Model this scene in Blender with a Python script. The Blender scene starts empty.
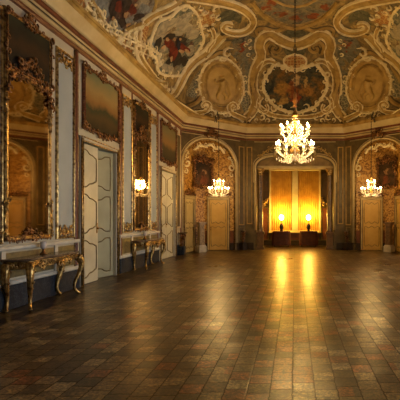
import bpy, bmesh, math, random
from mathutils import Vector, Matrix
from mathutils.bvhtree import BVHTree
PI = math.pi
S = bpy.context.scene
COL = S.collection
random.seed(7)
ORG = {}

# ------------------------------------------------------------------ camera
EYE = Vector((0, 0, 1.6)); FPX = 400.0; VPX, VPY = 295.0, 217.0
cd = bpy.data.cameras.new('camera'); cam = bpy.data.objects.new('camera', cd); COL.objects.link(cam)
cam.location = EYE; cam.rotation_euler = (PI / 2, 0, 0)
cd.sensor_width = 36; cd.lens = 36 * FPX / 400
cd.shift_x = -(VPX - 200) / 400; cd.shift_y = (VPY - 200) / 400
cd.clip_end = 200
S.camera = cam
S.view_settings.view_transform = 'Standard'
S.view_settings.look = 'None'
S.view_settings.exposure = 0.0

# ------------------------------------------------------------------ materials
def newmat(name):
    m = bpy.data.materials.new(name); m.use_nodes = True
    nt = m.node_tree; nt.nodes.clear()
    out = nt.nodes.new('ShaderNodeOutputMaterial'); b = nt.nodes.new('ShaderNodeBsdfPrincipled')
    nt.links.new(b.outputs[0], out.inputs[0])
    return m, nt, b
def nd(nt, t, **kw):
    n = nt.nodes.new(t)
    for k, v in kw.items(): setattr(n, k, v)
    return n
def c4(c): return (c[0], c[1], c[2], 1)
def ramp(nt, stops, fac):
    r = nd(nt, 'ShaderNodeValToRGB'); e = r.color_ramp.elements
    while len(e) < len(stops): e.new(0.5)
    for i, (p, c) in enumerate(stops): e[i].position = p; e[i].color = c4(c)
    nt.links.new(fac, r.inputs[0]); return r.outputs[0]
def wpos(nt):
    return nd(nt, 'ShaderNodeNewGeometry').outputs['Position']
def noise(nt, scale, detail=4, vec=None, rough=.55, dist=0):
    n = nd(nt, 'ShaderNodeTexNoise'); n.inputs['Scale'].default_value = scale
    n.inputs['Detail'].default_value = detail; n.inputs['Roughness'].default_value = rough
    n.inputs['Distortion'].default_value = dist
    nt.links.new(vec if vec else wpos(nt), n.inputs['Vector']); return n.outputs[0]
def bump(nt, b, h, strength=.3, dist=.02):
    bp = nd(nt, 'ShaderNodeBump'); bp.inputs['Strength'].default_value = strength
    bp.inputs['Distance'].default_value = dist
    nt.links.new(h, bp.inputs['Height']); nt.links.new(bp.outputs[0], b.inputs['Normal'])
def pm(name, c1, c2=None, scale=3, rough=.5, metal=0, bmp=0, detail=4, lo=.35, hi=.65, dist=0, spec=.5):
    m, nt, b = newmat(name)
    c2 = c2 or tuple(x * .75 for x in c1)
    n = noise(nt, scale, detail, dist=dist)
    nt.links.new(ramp(nt, [(lo, c2), (hi, c1)], n), b.inputs['Base Color'])
    b.inputs['Roughness'].default_value = rough; b.inputs['Metallic'].default_value = metal
    b.inputs['Specular IOR Level'].default_value = spec
    if bmp: bump(nt, b, n, bmp)
    return m
def emit(name, col, strength):
    m, nt, b = newmat(name)
    b.inputs['Base Color'].default_value = c4(col)
    b.inputs['Emission Color'].default_value = c4(col); b.inputs['Emission Strength'].default_value = strength
    return m
def fresco(name, stops, scale=.9, spots=(), rough=.75, dist=1.2):
    m, nt, b = newmat(name)
    col = ramp(nt, stops, noise(nt, scale, 6, dist=dist, rough=.6))
    wob = nd(nt, 'ShaderNodeTexNoise'); wob.inputs['Scale'].default_value = 3.6; wob.inputs['Detail'].default_value = 4
    nt.links.new(wpos(nt), wob.inputs['Vector'])
    add = nd(nt, 'ShaderNodeMixRGB', blend_type='ADD'); add.inputs[0].default_value = .8
    nt.links.new(wpos(nt), add.inputs[1]); nt.links.new(wob.outputs[1], add.inputs[2])
    for p, r, c in spots:
        d = nd(nt, 'ShaderNodeVectorMath', operation='DISTANCE')
        nt.links.new(add.outputs[0], d.inputs[0]); d.inputs[1].default_value = Vector(p) + Vector((.40,) * 3)
        mr = nd(nt, 'ShaderNodeMapRange'); mr.inputs[1].default_value = r * .6; mr.inputs[2].default_value = r
        mr.inputs[3].default_value = .9; mr.inputs[4].default_value = 0
        nt.links.new(d.outputs['Value'], mr.inputs[0])
        mx = nd(nt, 'ShaderNodeMixRGB'); nt.links.new(mr.outputs[0], mx.inputs[0])
        nt.links.new(col, mx.inputs[1]); mx.inputs[2].default_value = c4(c); col = mx.outputs[0]
    fine = nd(nt, 'ShaderNodeMixRGB', blend_type='MULTIPLY'); fine.inputs[0].default_value = .8
    nt.links.new(col, fine.inputs[1]); nt.links.new(ramp(nt, [(.35, (.35, .33, .3)), (.6, (1.15, 1.12, 1.05))], noise(nt, 5.5, 6, dist=1.5, rough=.65)), fine.inputs[2])
    nt.links.new(fine.outputs[0], b.inputs['Base Color']); b.inputs['Roughness'].default_value = rough; b.inputs['Specular IOR Level'].default_value = .2
    return m
def painting(name, stops, scale=2.0, amt=.35, axis='Z'):
    m, nt, b = newmat(name)
    tc = nd(nt, 'ShaderNodeTexCoord'); sp = nd(nt, 'ShaderNodeSeparateXYZ'); nt.links.new(tc.outputs['Generated'], sp.inputs[0])
    n = noise(nt, scale, 6, rough=.65)
    ma = nd(nt, 'ShaderNodeMath', operation='MULTIPLY_ADD'); nt.links.new(n, ma.inputs[0]); ma.inputs[1].default_value = amt * 2
    nt.links.new(sp.outputs[axis], ma.inputs[2])
    mb = nd(nt, 'ShaderNodeMath', operation='SUBTRACT'); nt.links.new(ma.outputs[0], mb.inputs[0]); mb.inputs[1].default_value = amt
    nt.links.new(ramp(nt, stops, mb.outputs[0]), b.inputs['Base Color'])
    b.inputs['Roughness'].default_value = .6; b.inputs['Specular IOR Level'].default_value = .2
    return m

M_ = {}
M_['cream'] = pm('cream_wall_paint', (.56, .51, .38), (.46, .41, .30), 1.5, .55)
M_['white'] = pm('white_moulding_paint', (.66, .63, .54), (.52, .49, .41), 3, .45)
M_['grey'] = pm('grey_blue_panel', (.38, .42, .42), (.32, .36, .37), 1.2, .6)
M_['redgold'] = pm('russet_moulding', (.20, .06, .022), (.11, .03, .012), 6, .4)
M_['tan'] = pm('tan_door_frame_paint', (.48, .36, .17), (.36, .26, .11), 3, .42)
M_['cornice'] = pm('cornice_paint', (.58, .46, .25), (.46, .35, .17), 2, .3)
M_['gold'] = pm('old_gilding', (.70, .47, .17), (.12, .06, .02), 14, .32, .85, .3)
M_['darkgold'] = pm('dark_carved_gilding', (.36, .17, .06), (.035, .014, .006), 12, .36, .75, .4)
M_['goldline'] = pm('dull_gold_line', (.24, .17, .06), (.12, .09, .035), 8, .45, .3)
M_['door'] = pm('cream_door_paint', (.60, .56, .42), (.50, .46, .33), 2, .42)
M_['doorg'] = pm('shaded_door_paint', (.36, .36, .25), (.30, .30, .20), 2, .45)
M_['doorh'] = pm('warm_cream_door_paint', (.50, .38, .16), (.40, .29, .11), 2, .4)
M_['doory'] = pm('honey_door_paint', (.56, .35, .095), (.46, .27, .06), 2, .4)
M_['olive'] = pm('olive_stucco', (.125, .083, .026), (.065, .042, .014), 4, .45)
M_['tymp'] = pm('brown_tympanum_paint', (.30, .19, .07), (.17, .10, .035), 2.5, .5, dist=1)
M_['dado'] = pm('ochre_marbled_dado', (.24, .17, .06), (.10, .075, .03), 5, .4, dist=1)
M_['reddado'] = pm('red_brown_panel', (.20, .06, .02), (.10, .03, .012), 4, .4)
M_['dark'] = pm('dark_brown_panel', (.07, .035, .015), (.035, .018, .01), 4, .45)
M_['blackbase'] = pm('black_marble', (.04, .026, .016), (.018, .012, .008), 5, .45, spec=.25)
M_['redgilt'] = pm('red_and_gilt_sleeve', (.42, .13, .03), (.30, .16, .04), 16, .4)
M_['iron'] = pm('dark_iron', (.06, .04, .025), (.03, .02, .015), 8, .4, .6)
M_['brass'] = pm('worn_brass', (.45, .27, .08), (.22, .12, .04), 9, .35, .9)
M_['brownmarble'] = pm('brown_column_marble', (.18, .10, .045), (.08, .045, .02), 4, .3, dist=1.5)
M_['woodred'] = pm('dark_red_cloth', (.11, .028, .009), (.06, .015, .006), 7, .7)
M_['tabletop'] = pm('brown_marble_top', (.20, .14, .09), (.09, .06, .04), 5, .22, dist=1.5)
M_['porcelain'] = pm('white_porcelain', (.72, .66, .60), (.55, .45, .42), 10, .2)
M_['stonew'] = pm('veined_pale_marble', (.36, .26, .13), (.13, .08, .04), 7, .35, dist=2)
M_['stoneped'] = pm('grey_plinth_stone', (.52, .46, .36), (.34, .30, .24), 4, .45)
M_['lace'] = pm('cream_stucco', (.86, .74, .47), (.66, .53, .28), 5, .55)
M_['ochre'] = pm('ochre_stucco', (.50, .32, .085), (.27, .155, .035), 3, .45)
M_['scrollshade'] = pm('painted_scroll_shade', (.13, .085, .03), (.06, .04, .016), 4, .6)
M_['relief'] = pm('honey_relief_stucco', (.52, .34, .10), (.38, .235, .06), 2.5, .5)
M_['mirror'] = pm('old_mirror_glass', (.64, .52, .35), (.54, .43, .28), 2, .035, 1.0)
M_['curtain'] = pm('gold_curtain_cloth', (.50, .26, .035), (.36, .17, .02), 3, .6)
M_['bulb'] = emit('candle_bulb_glow', (1, .70, .28), 40)
M_['globe'] = emit('lamp_globe_glow', (1, .70, .20), 30)
M_['amber'] = pm('amber_glass_stem', (.42, .24, .07), (.25, .13, .03), 20, .15)
M_['wax'] = pm('ivory_candle_tube', (.8, .7, .5), None, 6, .4)
# crystal: clear cut glass, with faint emission painting in the glow of its candles
def crystal():
    m, nt, b = newmat('cut_crystal')
    b.inputs['Base Color'].default_value = (1, .93, .8, 1); b.inputs['Roughness'].default_value = .12
    b.inputs['Transmission Weight'].default_value = .6
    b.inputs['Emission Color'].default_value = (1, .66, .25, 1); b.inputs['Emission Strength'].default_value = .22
    return m
M_['crystal'] = crystal()
def marble_blue():
    m, nt, b = newmat('blue_black_marble')
    n = noise(nt, 5, 8, rough=.7, dist=1.5)
    nt.links.new(ramp(nt, [(.0, (.010, .014, .023)), (.485, (.014, .020, .032)), (.5, (.07, .08, .095)), (.515, (.014, .019, .030)), (1, (.009, .012, .019))], n), b.inputs['Base Color'])
    b.inputs['Roughness'].default_value = .5; b.inputs['Specular IOR Level'].default_value = .2
    return m
M_['blue'] = marble_blue()
def damask():
    m, nt, b = newmat('gold_damask')
    n = noise(nt, 4.5, 3, dist=2.5)
    n2 = noise(nt, 13, 3, dist=1)
    mm = nd(nt, 'ShaderNodeMath', operation='MULTIPLY_ADD'); nt.links.new(n2, mm.inputs[0]); mm.inputs[1].default_value = .5; nt.links.new(n, mm.inputs[2])
    nt.links.new(ramp(nt, [(.60, (.11, .04, .007)), (.72, (.34, .16, .025)), (.86, (.54, .31, .075))], mm.outputs[0]), b.inputs['Base Color'])
    b.inputs['Roughness'].default_value = .42
    return m
M_['damask'] = damask()
def lattice():
    m, nt, b = newmat('orange_lattice_stucco')
    v = nd(nt, 'ShaderNodeTexVoronoi', feature='DISTANCE_TO_EDGE'); v.inputs['Scale'].default_value = 7
    v.inputs['Randomness'].default_value = .35
    nt.links.new(wpos(nt), v.inputs['Vector'])
    nt.links.new(ramp(nt, [(.05, (.50, .33, .12)), (.12, (.28, .10, .02)), (.4, (.36, .15, .03))], v.outputs[0]), b.inputs['Base Color'])
    b.inputs['Roughness'].default_value = .6; return m
M_['lattice'] = lattice()
def diaper():
    m, nt, b = newmat('grey_green_diaper_stucco')
    v = nd(nt, 'ShaderNodeTexVoronoi', feature='DISTANCE_TO_EDGE'); v.inputs['Scale'].default_value = 8
    nt.links.new(wpos(nt), v.inputs['Vector'])
    nt.links.new(ramp(nt, [(.03, (.36, .31, .18)), (.10, (.12, .11, .07)), (.5, (.09, .085, .06))], v.outputs[0]), b.inputs['Base Color'])
    b.inputs['Roughness'].default_value = .6; return m
M_['diaper'] = diaper()
def vaultmat():
    m, nt, b = newmat('painted_vault_plaster')
    n = noise(nt, 1.6, 8, dist=1.8, rough=.65)
    nt.links.new(ramp(nt, [(.32, (.055, .045, .022)), (.45, (.16, .105, .04)), (.55, (.31, .20, .06)), (.68, (.46, .32, .12))], n), b.inputs['Base Color'])
    b.inputs['Roughness'].default_value = .6; bump(nt, b, n, .25, .03); return m
M_['vault'] = vaultmat()
def floormat():
    m, nt, b = newmat('worn_glazed_floor_tiles')
    p = wpos(nt); tw, th = .208, .208
    sc = nd(nt, 'ShaderNodeVectorMath', operation='MULTIPLY'); nt.links.new(p, sc.inputs[0]); sc.inputs[1].default_value = (1 / tw, 1 / th, 0)
    of = nd(nt, 'ShaderNodeVectorMath', operation='ADD'); nt.links.new(sc.outputs[0], of.inputs[0]); of.inputs[1].default_value = (.02 + 100, 100, 0)
    wn_ = nd(nt, 'ShaderNodeTexNoise'); wn_.inputs['Scale'].default_value = 3.0; nt.links.new(p, wn_.inputs['Vector'])
    wn3 = nd(nt, 'ShaderNodeTexNoise'); wn3.inputs['Scale'].default_value = 22; wn3.inputs['Detail'].default_value = 3; nt.links.new(p, wn3.inputs['Vector'])
    of2 = nd(nt, 'ShaderNodeVectorMath', operation='MULTIPLY_ADD'); nt.links.new(wn3.outputs[1], of2.inputs[0]); of2.inputs[1].default_value = (.13, .13, 0); nt.links.new(of.outputs[0], of2.inputs[2]); of = of2
    wmix = nd(nt, 'ShaderNodeVectorMath', operation='MULTIPLY_ADD'); nt.links.new(wn_.outputs[1], wmix.inputs[0]); wmix.inputs[1].default_value = (.07, .07, 0); nt.links.new(of.outputs[0], wmix.inputs[2])
    c0 = nd(nt, 'ShaderNodeSeparateXYZ'); nt.links.new(wmix.outputs[0], c0.inputs[0])
    cf = nd(nt, 'ShaderNodeMath', operation='FLOOR'); nt.links.new(c0.outputs[0], cf.inputs[0])
    cw = nd(nt, 'ShaderNodeTexWhiteNoise', noise_dimensions='1D'); nt.links.new(cf.outputs[0], cw.inputs['W'])
    cy = nd(nt, 'ShaderNodeMath', operation='ADD'); nt.links.new(c0.outputs[1], cy.inputs[0]); nt.links.new(cw.outputs[0], cy.inputs[1])
    wmix = nd(nt, 'ShaderNodeCombineXYZ'); nt.links.new(c0.outputs[0], wmix.inputs[0]); nt.links.new(cy.outputs[0], wmix.inputs[1])
    fl = nd(nt, 'ShaderNodeVectorMath', operation='FLOOR'); nt.links.new(wmix.outputs[0], fl.inputs[0])
    fr = nd(nt, 'ShaderNodeVectorMath', operation='FRACTION'); nt.links.new(wmix.outputs[0], fr.inputs[0])
    wn = nd(nt, 'ShaderNodeTexWhiteNoise', noise_dimensions='2D'); nt.links.new(fl.outputs[0], wn.inputs['Vector'])
    plain = ramp(nt, [(0, (.040, .022, .007)), (.3, (.080, .046, .015)), (.6, (.13, .080, .028)), (.85, (.21, .142, .06)), (1, (.31, .235, .125))], wn.outputs[0])
    wn2 = nd(nt, 'ShaderNodeTexWhiteNoise', noise_dimensions='3D'); sh = nd(nt, 'ShaderNodeVectorMath', operation='ADD'); nt.links.new(fl.outputs[0], sh.inputs[0]); sh.inputs[1].default_value = (.3, 7.7, 3.1); nt.links.new(sh.outputs[0], wn2.inputs['Vector'])
    # terracotta replacements, mostly along the middle of the hall
    pxx = nd(nt, 'ShaderNodeSeparateXYZ'); nt.links.new(p, pxx.inputs[0]); pab = nd(nt, 'ShaderNodeMath', operation='ABSOLUTE'); nt.links.new(pxx.outputs[0], pab.inputs[0])
    thr = nd(nt, 'ShaderNodeMapRange'); nt.links.new(pab.outputs[0], thr.inputs[0]); thr.inputs[1].default_value = .2; thr.inputs[2].default_value = 1.6; thr.inputs[3].default_value = .70; thr.inputs[4].default_value = .97
    gt = nd(nt, 'ShaderNodeMath', operation='GREATER_THAN'); nt.links.new(wn2.outputs[0], gt.inputs[0]); nt.links.new(thr.outputs[0], gt.inputs[1])
    tm = nd(nt, 'ShaderNodeMixRGB'); nt.links.new(gt.outputs[0], tm.inputs[0]); nt.links.new(plain, tm.inputs[1]); tm.inputs[2].default_value = (.20, .066, .018, 1); tile = tm.outputs[0]
    # grout
    sp = nd(nt, 'ShaderNodeSeparateXYZ'); nt.links.new(fr.outputs[0], sp.inputs[0])
    def edge(o):
        a = nd(nt, 'ShaderNodeMath', operation='SUBTRACT'); nt.links.new(o, a.inputs[0]); a.inputs[1].default_value = .5
        c = nd(nt, 'ShaderNodeMath', operation='ABSOLUTE'); nt.links.new(a.outputs[0], c.inputs[0]); return c.outputs[0]
    mx = nd(nt, 'ShaderNodeMath', operation='MAXIMUM'); nt.links.new(edge(sp.outputs[0]), mx.inputs[0]); nt.links.new(edge(sp.outputs[1]), mx.inputs[1])
    g = nd(nt, 'ShaderNodeMapRange'); nt.links.new(mx.outputs[0], g.inputs[0]); g.inputs[1].default_value = .455; g.inputs[2].default_value = .485; g.inputs[4].default_value = .82
    # wear
    w = noise(nt, 6.5, 9, rough=.85, dist=.6); w2 = noise(nt, .55, 4)
    wr = ramp(nt, [(.36, (.10, .09, .08)), (.47, (.70, .68, .64)), (.54, (1.1, 1.08, 1.0)), (.64, (2.1, 2.0, 1.8))], w)
    ml = nd(nt, 'ShaderNodeMixRGB', blend_type='MULTIPLY'); ml.inputs[0].default_value = 1; nt.links.new(tile, ml.inputs[1]); nt.links.new(wr, ml.inputs[2])
    gr2 = nd(nt, 'ShaderNodeMixRGB', blend_type='MULTIPLY'); gr2.inputs[0].default_value = 1; nt.links.new(ml.outputs[0], gr2.inputs[1])
    nt.links.new(ramp(nt, [(.38, (.30, .28, .26)), (.52, (1, 1, 1)), (.66, (1.7, 1.65, 1.5))], noise(nt, 32, 4, rough=.7)), gr2.inputs[2]); ml = gr2
    gm = nd(nt, 'ShaderNodeMixRGB'); nt.links.new(g.outputs[0], gm.inputs[0]); nt.links.new(ml.outputs[0], gm.inputs[1]); gm.inputs[2].default_value = (.018, .010, .006, 1)
    # dark border band along the side walls and a plain margin beyond it
    px = nd(nt, 'ShaderNodeSeparateXYZ'); nt.links.new(p, px.inputs[0])
    ax = nd(nt, 'ShaderNodeMath', operation='ABSOLUTE'); nt.links.new(px.outputs[0], ax.inputs[0])
    bd = ramp(nt, [(.0, (1, 1, 1)), (.4325, (1, 1, 1)), (.434, (.22, .2, .2)), (.459, (.22, .2, .2)), (.4605, (.62, .62, .6)), (1, (.62, .62, .6))],
              (lambda q: (nt.links.new(ax.outputs[0], q.inputs[0]), q.inputs.__getitem__(1).__setattr__('default_value', .1), q.outputs[0])[2])(nd(nt, 'ShaderNodeMath', operation='MULTIPLY')))
    fb = nd(nt, 'ShaderNodeMixRGB', blend_type='MULTIPLY'); fb.inputs[0].default_value = 1; nt.links.new(gm.outputs[0], fb.inputs[1]); nt.links.new(bd, fb.inputs[2])
    nt.links.new(fb.outputs[0], b.inputs['Base Color'])
    rr = nd(nt, 'ShaderNodeMapRange'); nt.links.new(w2, rr.inputs[0]); rr.inputs[1].default_value = .3; rr.inputs[2].default_value = .7; rr.inputs[3].default_value = .27; rr.inputs[4].default_value = .33
    nt.links.new(rr.outputs[0], b.inputs['Roughness'])
    hh = nd(nt, 'ShaderNodeMath', operation='MULTIPLY_ADD'); nt.links.new(g.outputs[0], hh.inputs[0]); hh.inputs[1].default_value = -.5; nt.links.new(w, hh.inputs[2])
    bp = nd(nt, 'ShaderNodeBump'); bp.inputs['Strength'].default_value = .30; bp.inputs['Distance'].default_value = .006; nt.links.new(hh.outputs[0], bp.inputs['Height'])
    sl = nd(nt, 'ShaderNodeMapRange'); nt.links.new(g.outputs[0], sl.inputs[0]); sl.inputs[3].default_value = .42; sl.inputs[4].default_value = 0
    nt.links.new(sl.outputs[0], b.inputs['Specular IOR Level'])
    # every tile is laid at a very slightly different tilt
    tl = nd(nt, 'ShaderNodeVectorMath', operation='MULTIPLY_ADD'); nt.links.new(wn2.outputs[1], tl.inputs[0]); tl.inputs[1].default_value = (.05, .04, 0); tl.inputs[2].default_value = (-.025, -.02, 0)
    ta = nd(nt, 'ShaderNodeVectorMath', operation='ADD'); nt.links.new(tl.outputs[0], ta.inputs[0]); nt.links.new(bp.outputs[0], ta.inputs[1])
    tn = nd(nt, 'ShaderNodeVectorMath', operation='NORMALIZE'); nt.links.new(ta.outputs[0], tn.inputs[0]); nt.links.new(tn.outputs[0], b.inputs['Normal'])
    return m
M_['floor'] = floormat()

# ------------------------------------------------------------------ mesh builder
def frame(o, u, n):
    """wall frame: local (u, n, w) = along the wall, into the room, up"""
    u = Vector(u).normalized(); n = Vector(n).normalized(); o = Vector(o)
    return Matrix(((u.x, n.x, 0, o.x), (u.y, n.y, 0, o.y), (0, 0, 1, o.z), (0, 0, 0, 1)))
ID = Matrix.Identity(4)
class MB:
    def __init__(s, M=ID): s.M = M; s.v = []; s.f = []; s.sm = []
    def pt(s, p): s.v.append(s.M @ Vector(p)); return len(s.v) - 1
    def face(s, idx, sm=False): s.f.append(idx); s.sm.append(sm)
    def poly(s, pts, sm=False): s.face([s.pt(p) for p in pts], sm)
    def box(s, u0, u1, n0, n1, w0, w1, bev=0):
        if bev:
            bev = min(bev, abs(u1 - u0) / 3, abs(w1 - w0) / 3)
            A = [s.pt(p) for p in ((u0, n0, w0), (u1, n0, w0), (u1, n0, w1), (u0, n0, w1))]
            nb = n1 - math.copysign(bev, n1 - n0)
            B = [s.pt(p) for p in ((u0, nb, w0), (u1, nb, w0), (u1, nb, w1), (u0, nb, w1))]
            C = [s.pt(p) for p in ((u0 + bev, n1, w0 + bev), (u1 - bev, n1, w0 + bev), (u1 - bev, n1, w1 - bev), (u0 + bev, n1, w1 - bev))]
            s.face(A[::-1]); s.face(C)
            for X, Y in ((A, B), (B, C)):
                for i in range(4): j = (i + 1) % 4; s.face([X[i], X[j], Y[j], Y[i]])
            return
        P = [s.pt((u, n, w)) for w in (w0, w1) for n in (n0, n1) for u in (u0, u1)]
        for q in ((0, 1, 3, 2), (4, 6, 7, 5), (0, 4, 5, 1), (2, 3, 7, 6), (0, 2, 6, 4), (1, 5, 7, 3)): s.face([P[i] for i in q])
    def tube(s, pts, r, k=6, closed=False, up=None):
        pts = [Vector(p) for p in pts]; n = len(pts)
        rs = r if isinstance(r, (list, tuple)) else [r] * n
        rings = []; prev = None
        for i, p in enumerate(pts):
            a = pts[(i - 1) % n] if (closed or i > 0) else p; c = pts[(i + 1) % n] if (closed or i < n - 1) else p
            t = (c - a)
            t = t.normalized() if t.length > 1e-9 else Vector((0, 0, 1))
            if prev is None:
                x = t.orthogonal().normalized()
            else:
                x = prev - t * prev.dot(t); x = x.normalized() if x.length > 1e-6 else t.orthogonal().normalized()
            prev = x; y = t.cross(x)
            rings.append([s.pt(p + (x * math.cos(2 * PI * j / k) + y * math.sin(2 * PI * j / k)) * rs[i]) for j in range(k)])
        m = n if closed else n - 1
        for i in range(m):
            A, B = rings[i], rings[(i + 1) % n]
            for j in range(k): s.face([A[j], A[(j + 1) % k], B[(j + 1) % k], B[j]], True)
        if not closed: s.face(rings[0][::-1]); s.face(rings[-1])
    def lathe(s, prof, c=(0, 0, 0), k=16, half=None):
        """prof: (radius, height) bottom to top round the vertical axis through c"""
        c = Vector(c); rings = []
        for r, z in prof:
            rings.append([s.pt(c + Vector((r * math.cos(2 * PI * j / k), r * math.sin(2 * PI * j / k), z))) for j in range(k)])
        for A, B in zip(rings, rings[1:]):
            for j in range(k): s.face([A[j], A[(j + 1) % k], B[(j + 1) % k], B[j]], True)
        s.face(rings[0][::-1]); s.face(rings[-1])
    def ball(s, c, r, k=6, q=4):
        rx, ry, rz = (r, r, r) if not isinstance(r, (tuple, list)) else r
        c = Vector(c); rings = []
        for i in range(1, q):
            a = PI * i / q
            rings.append([s.pt(c + Vector((rx * math.sin(a) * math.cos(2 * PI * j / k), ry * math.sin(a) * math.sin(2 * PI * j / k), -rz * math.cos(a)))) for j in range(k)])
        b = s.pt(c - Vector((0, 0, rz))); t = s.pt(c + Vector((0, 0, rz)))
        for A, B in zip(rings, rings[1:]):
            for j in range(k): s.face([A[j], A[(j + 1) % k], B[(j + 1) % k], B[j]], True)
        for j in range(k):
            s.face([b, rings[0][(j + 1) % k], rings[0][j]], True); s.face([t, rings[-1][j], rings[-1][(j + 1) % k]], True)
    def curl(s, cu, cw, n0, r, ang, d=1, th=None, turns=1.0, k=5, seg=9):
        th = th or r * .28; P = []; R = []
        for i in range(seg + 1):
            t = i / seg; a = ang + d * t * turns * 2 * PI; q = r * (1 - .78 * t)
            P.append((cu + q * math.cos(a), n0 + th * .5 + .35 * r * t, cw + q * math.sin(a))); R.append(th * (.45 + 1.0 * math.sin(PI * min(1, t * .9 + .1)) * .6))
        s.tube(P, R, k)
    def carve(s, path, n0, size, step, seed=0, jit=.35):
        """scrolls and leaves of carved gilding along a path of (u, w)"""
        rnd = random.Random(seed); L = 0; nxt = 0; side = 1
        if len(path) > 1: s.tube([(a, n0 + size * .15, b) for a, b in path], size * .38, 5)
        for (a, b), (c, d) in zip(path, path[1:]):
            l = math.hypot(c - a, d - b)
            if l < 1e-6: continue
            tx, ty = (c - a) / l, (d - b) / l
            while nxt <= L + l:
                t = (nxt - L); x = a + tx * t; y = b + ty * t
                r = size * rnd.uniform(1 - jit, 1 + jit)
                ox = -ty * side * r * .6; oy = tx * side * r * .6
                s.curl(x + ox, y + oy, n0, r, rnd.uniform(0, 6.28), side, turns=rnd.uniform(.7, 1.1))
                if rnd.random() < .6:
                    s.ball((x - ox * .8, n0 + r * .3, y - oy * .8), (r * .5, r * .35, r * .5), 5, 3)
                side = -side; nxt += step * rnd.uniform(.8, 1.2)
            L += l
    def build(s, name, mat, parent=None, origin=None, kind=None, fixn=True):
        me = bpy.data.meshes.new(name)
        if parent is not None: o0 = ORG[parent.name]
        elif origin is not None: o0 = Vector(origin)
        else:
            xs = [v.x for v in s.v]; ys = [v.y for v in s.v]; zs = [v.z for v in s.v]
            o0 = Vector(((min(xs) + max(xs)) / 2, (min(ys) + max(ys)) / 2, min(zs)))
        me.from_pydata([v - o0 for v in s.v], [], s.f)
        me.polygons.foreach_set('use_smooth', s.sm)
        if fixn:
            bm = bmesh.new(); bm.from_mesh(me); bmesh.ops.recalc_face_normals(bm, faces=bm.faces); bm.to_mesh(me); bm.free()
        me.materials.append(mat); me.update()
        ob = bpy.data.objects.new(name, me); COL.objects.link(ob)
        if parent is not None: ob.parent = parent
        else: ob.location = o0
        ORG[ob.name] = o0
        if kind: ob['kind'] = kind
        return ob
def tag(o, label, cat, group=None):
    o['label'] = label; o['category'] = cat
    if group: o['group'] = group
    return o
def thing(name, loc, label=None, cat=None, group=None, kind=None):
    o = bpy.data.objects.new(name, None); COL.objects.link(o); o.location = loc; o.empty_display_size = .1
    ORG[o.name] = Vector(loc)
    if label: tag(o, label, cat, group)
    if kind: o['kind'] = kind
    return o
def dup(part, parent, mat_local=None, shift=None):
    c = part.copy(); COL.objects.link(c); c.parent = parent
    if mat_local is not None: c.matrix_local = mat_local
    ORG[c.name] = ORG[part.name]
    return c
def cr(pts, n=8, closed=False):
    """Catmull-Rom through 2-D points"""
    P = [Vector((p[0], p[1])) for p in pts]; out = []; N = len(P)
    for i in range(N if closed else N - 1):
        if closed: a, b, c, d = P[(i - 1) % N], P[i], P[(i + 1) % N], P[(i + 2) % N]
        else: a, b, c, d = P[max(i - 1, 0)], P[i], P[i + 1], P[min(i + 2, N - 1)]
        for k in range(n):
            t = k / n
            out.append(.5 * ((2 * b) + (c - a) * t + (2 * a - 5 * b + 4 * c - d) * t * t + (3 * b - a - 3 * c + d) * t ** 3))
    if not closed: out.append(P[-1])
    return out
def rect(u0, u1, w0, w1): return [(u0, w0), (u1, w0), (u1, w1), (u0, w1)]
def mould(m, u0, u1, w0, w1, n0, width, depth):
    """picture-frame moulding round a rectangle, mitred, with a rounded profile"""
    prof = [(0, 0), (0, depth * .7), (.3, depth), (.6, depth * .75), (.75, depth * .9), (1, depth * .4), (1, 0)]
    rings = []
    for q, d in prof:
        k = width * q
        rings.append([m.pt((u, n0 + d, w)) for u, w in rect(u0 + k, u1 - k, w0 + k, w1 - k)])
    for A, B in zip(rings, rings[1:]):
        for i in range(4): j = (i + 1) % 4; m.face([A[i], A[j], B[j], B[i]])

# ------------------------------------------------------------------ room plan
HW = 4.95; YB = -4.0; YC = 17.37; YE = 19.7; XE = 2.45; ZT = 6.1
PLAN = [(-HW, YB), (-HW, YC), (-XE, YE), (XE, YE), (HW, YC), (HW, YB)]
def inset(d):
    V = [Vector(p) for p in PLAN]; n = len(V); out = []
    lines = []
    for i in range(n):
        a, b = V[i], V[(i + 1) % n]; t = (b - a).normalized(); nn = Vector((t.y, -t.x))
        lines.append((a + nn * d, t))
    for i in range(n):
        (p, t), (q, s_) = lines[i - 1], lines[i]
        den = t.x * s_.y - t.y * s_.x; k = ((q.x - p.x) * s_.y - (q.y - p.y) * s_.x) / den
        out.append(p + t * k)
    return out
def sweep(name, prof, mat, kind='structure', parent=None, label=None):
    m = MB(); rings = [[m.pt((p.x, p.y, z)) for p in inset(d)] for d, z in prof]
    for A, B in zip(rings, rings[1:]):
        for i in range(6): j = (i + 1) % 6; m.face([A[i], A[j], B[j], B[i]])
    return m.build(name, mat, parent, kind=kind)
L = frame((-HW, 0, 0), (0, 1, 0), (1, 0, 0))
R = frame((HW, 0, 0), (0, 1, 0), (-1, 0, 0))
cu = Vector((XE - HW, YC - YE, 0)) * -1; CUL = cu.length; cu.normalize()     # along the left canted wall
CL = frame((-HW, YC, 0), (cu.x, cu.y, 0), (cu.y, -cu.x, 0))
CR = frame((HW, YC, 0), (-cu.x, cu.y, 0), (-cu.y, -cu.x, 0))
E = frame((0, YE, 0), (1, 0, 0), (0, -1, 0))

# floor
m = MB(); fl = [(-HW - .5, YB - .3), (-HW - .5, YC + 1.2), (-2.9, YE + .6), (-2.6, 23.0), (2.6, 23.0), (2.9, YE + .6), (HW + .5, YC + 1.2), (HW + .5, YB - .3)]
m.poly([(x, y, 0) for x, y in fl]); m.poly([(x, y, -.15) for x, y in fl])
for (a, b), (c, d) in zip(fl, fl[1:] + fl[:1]): m.poly([(a, b, 0), (c, d, 0), (c, d, -.15), (a, b, -.15)])
m.build('floor', M_['floor'], kind='structure')

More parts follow.
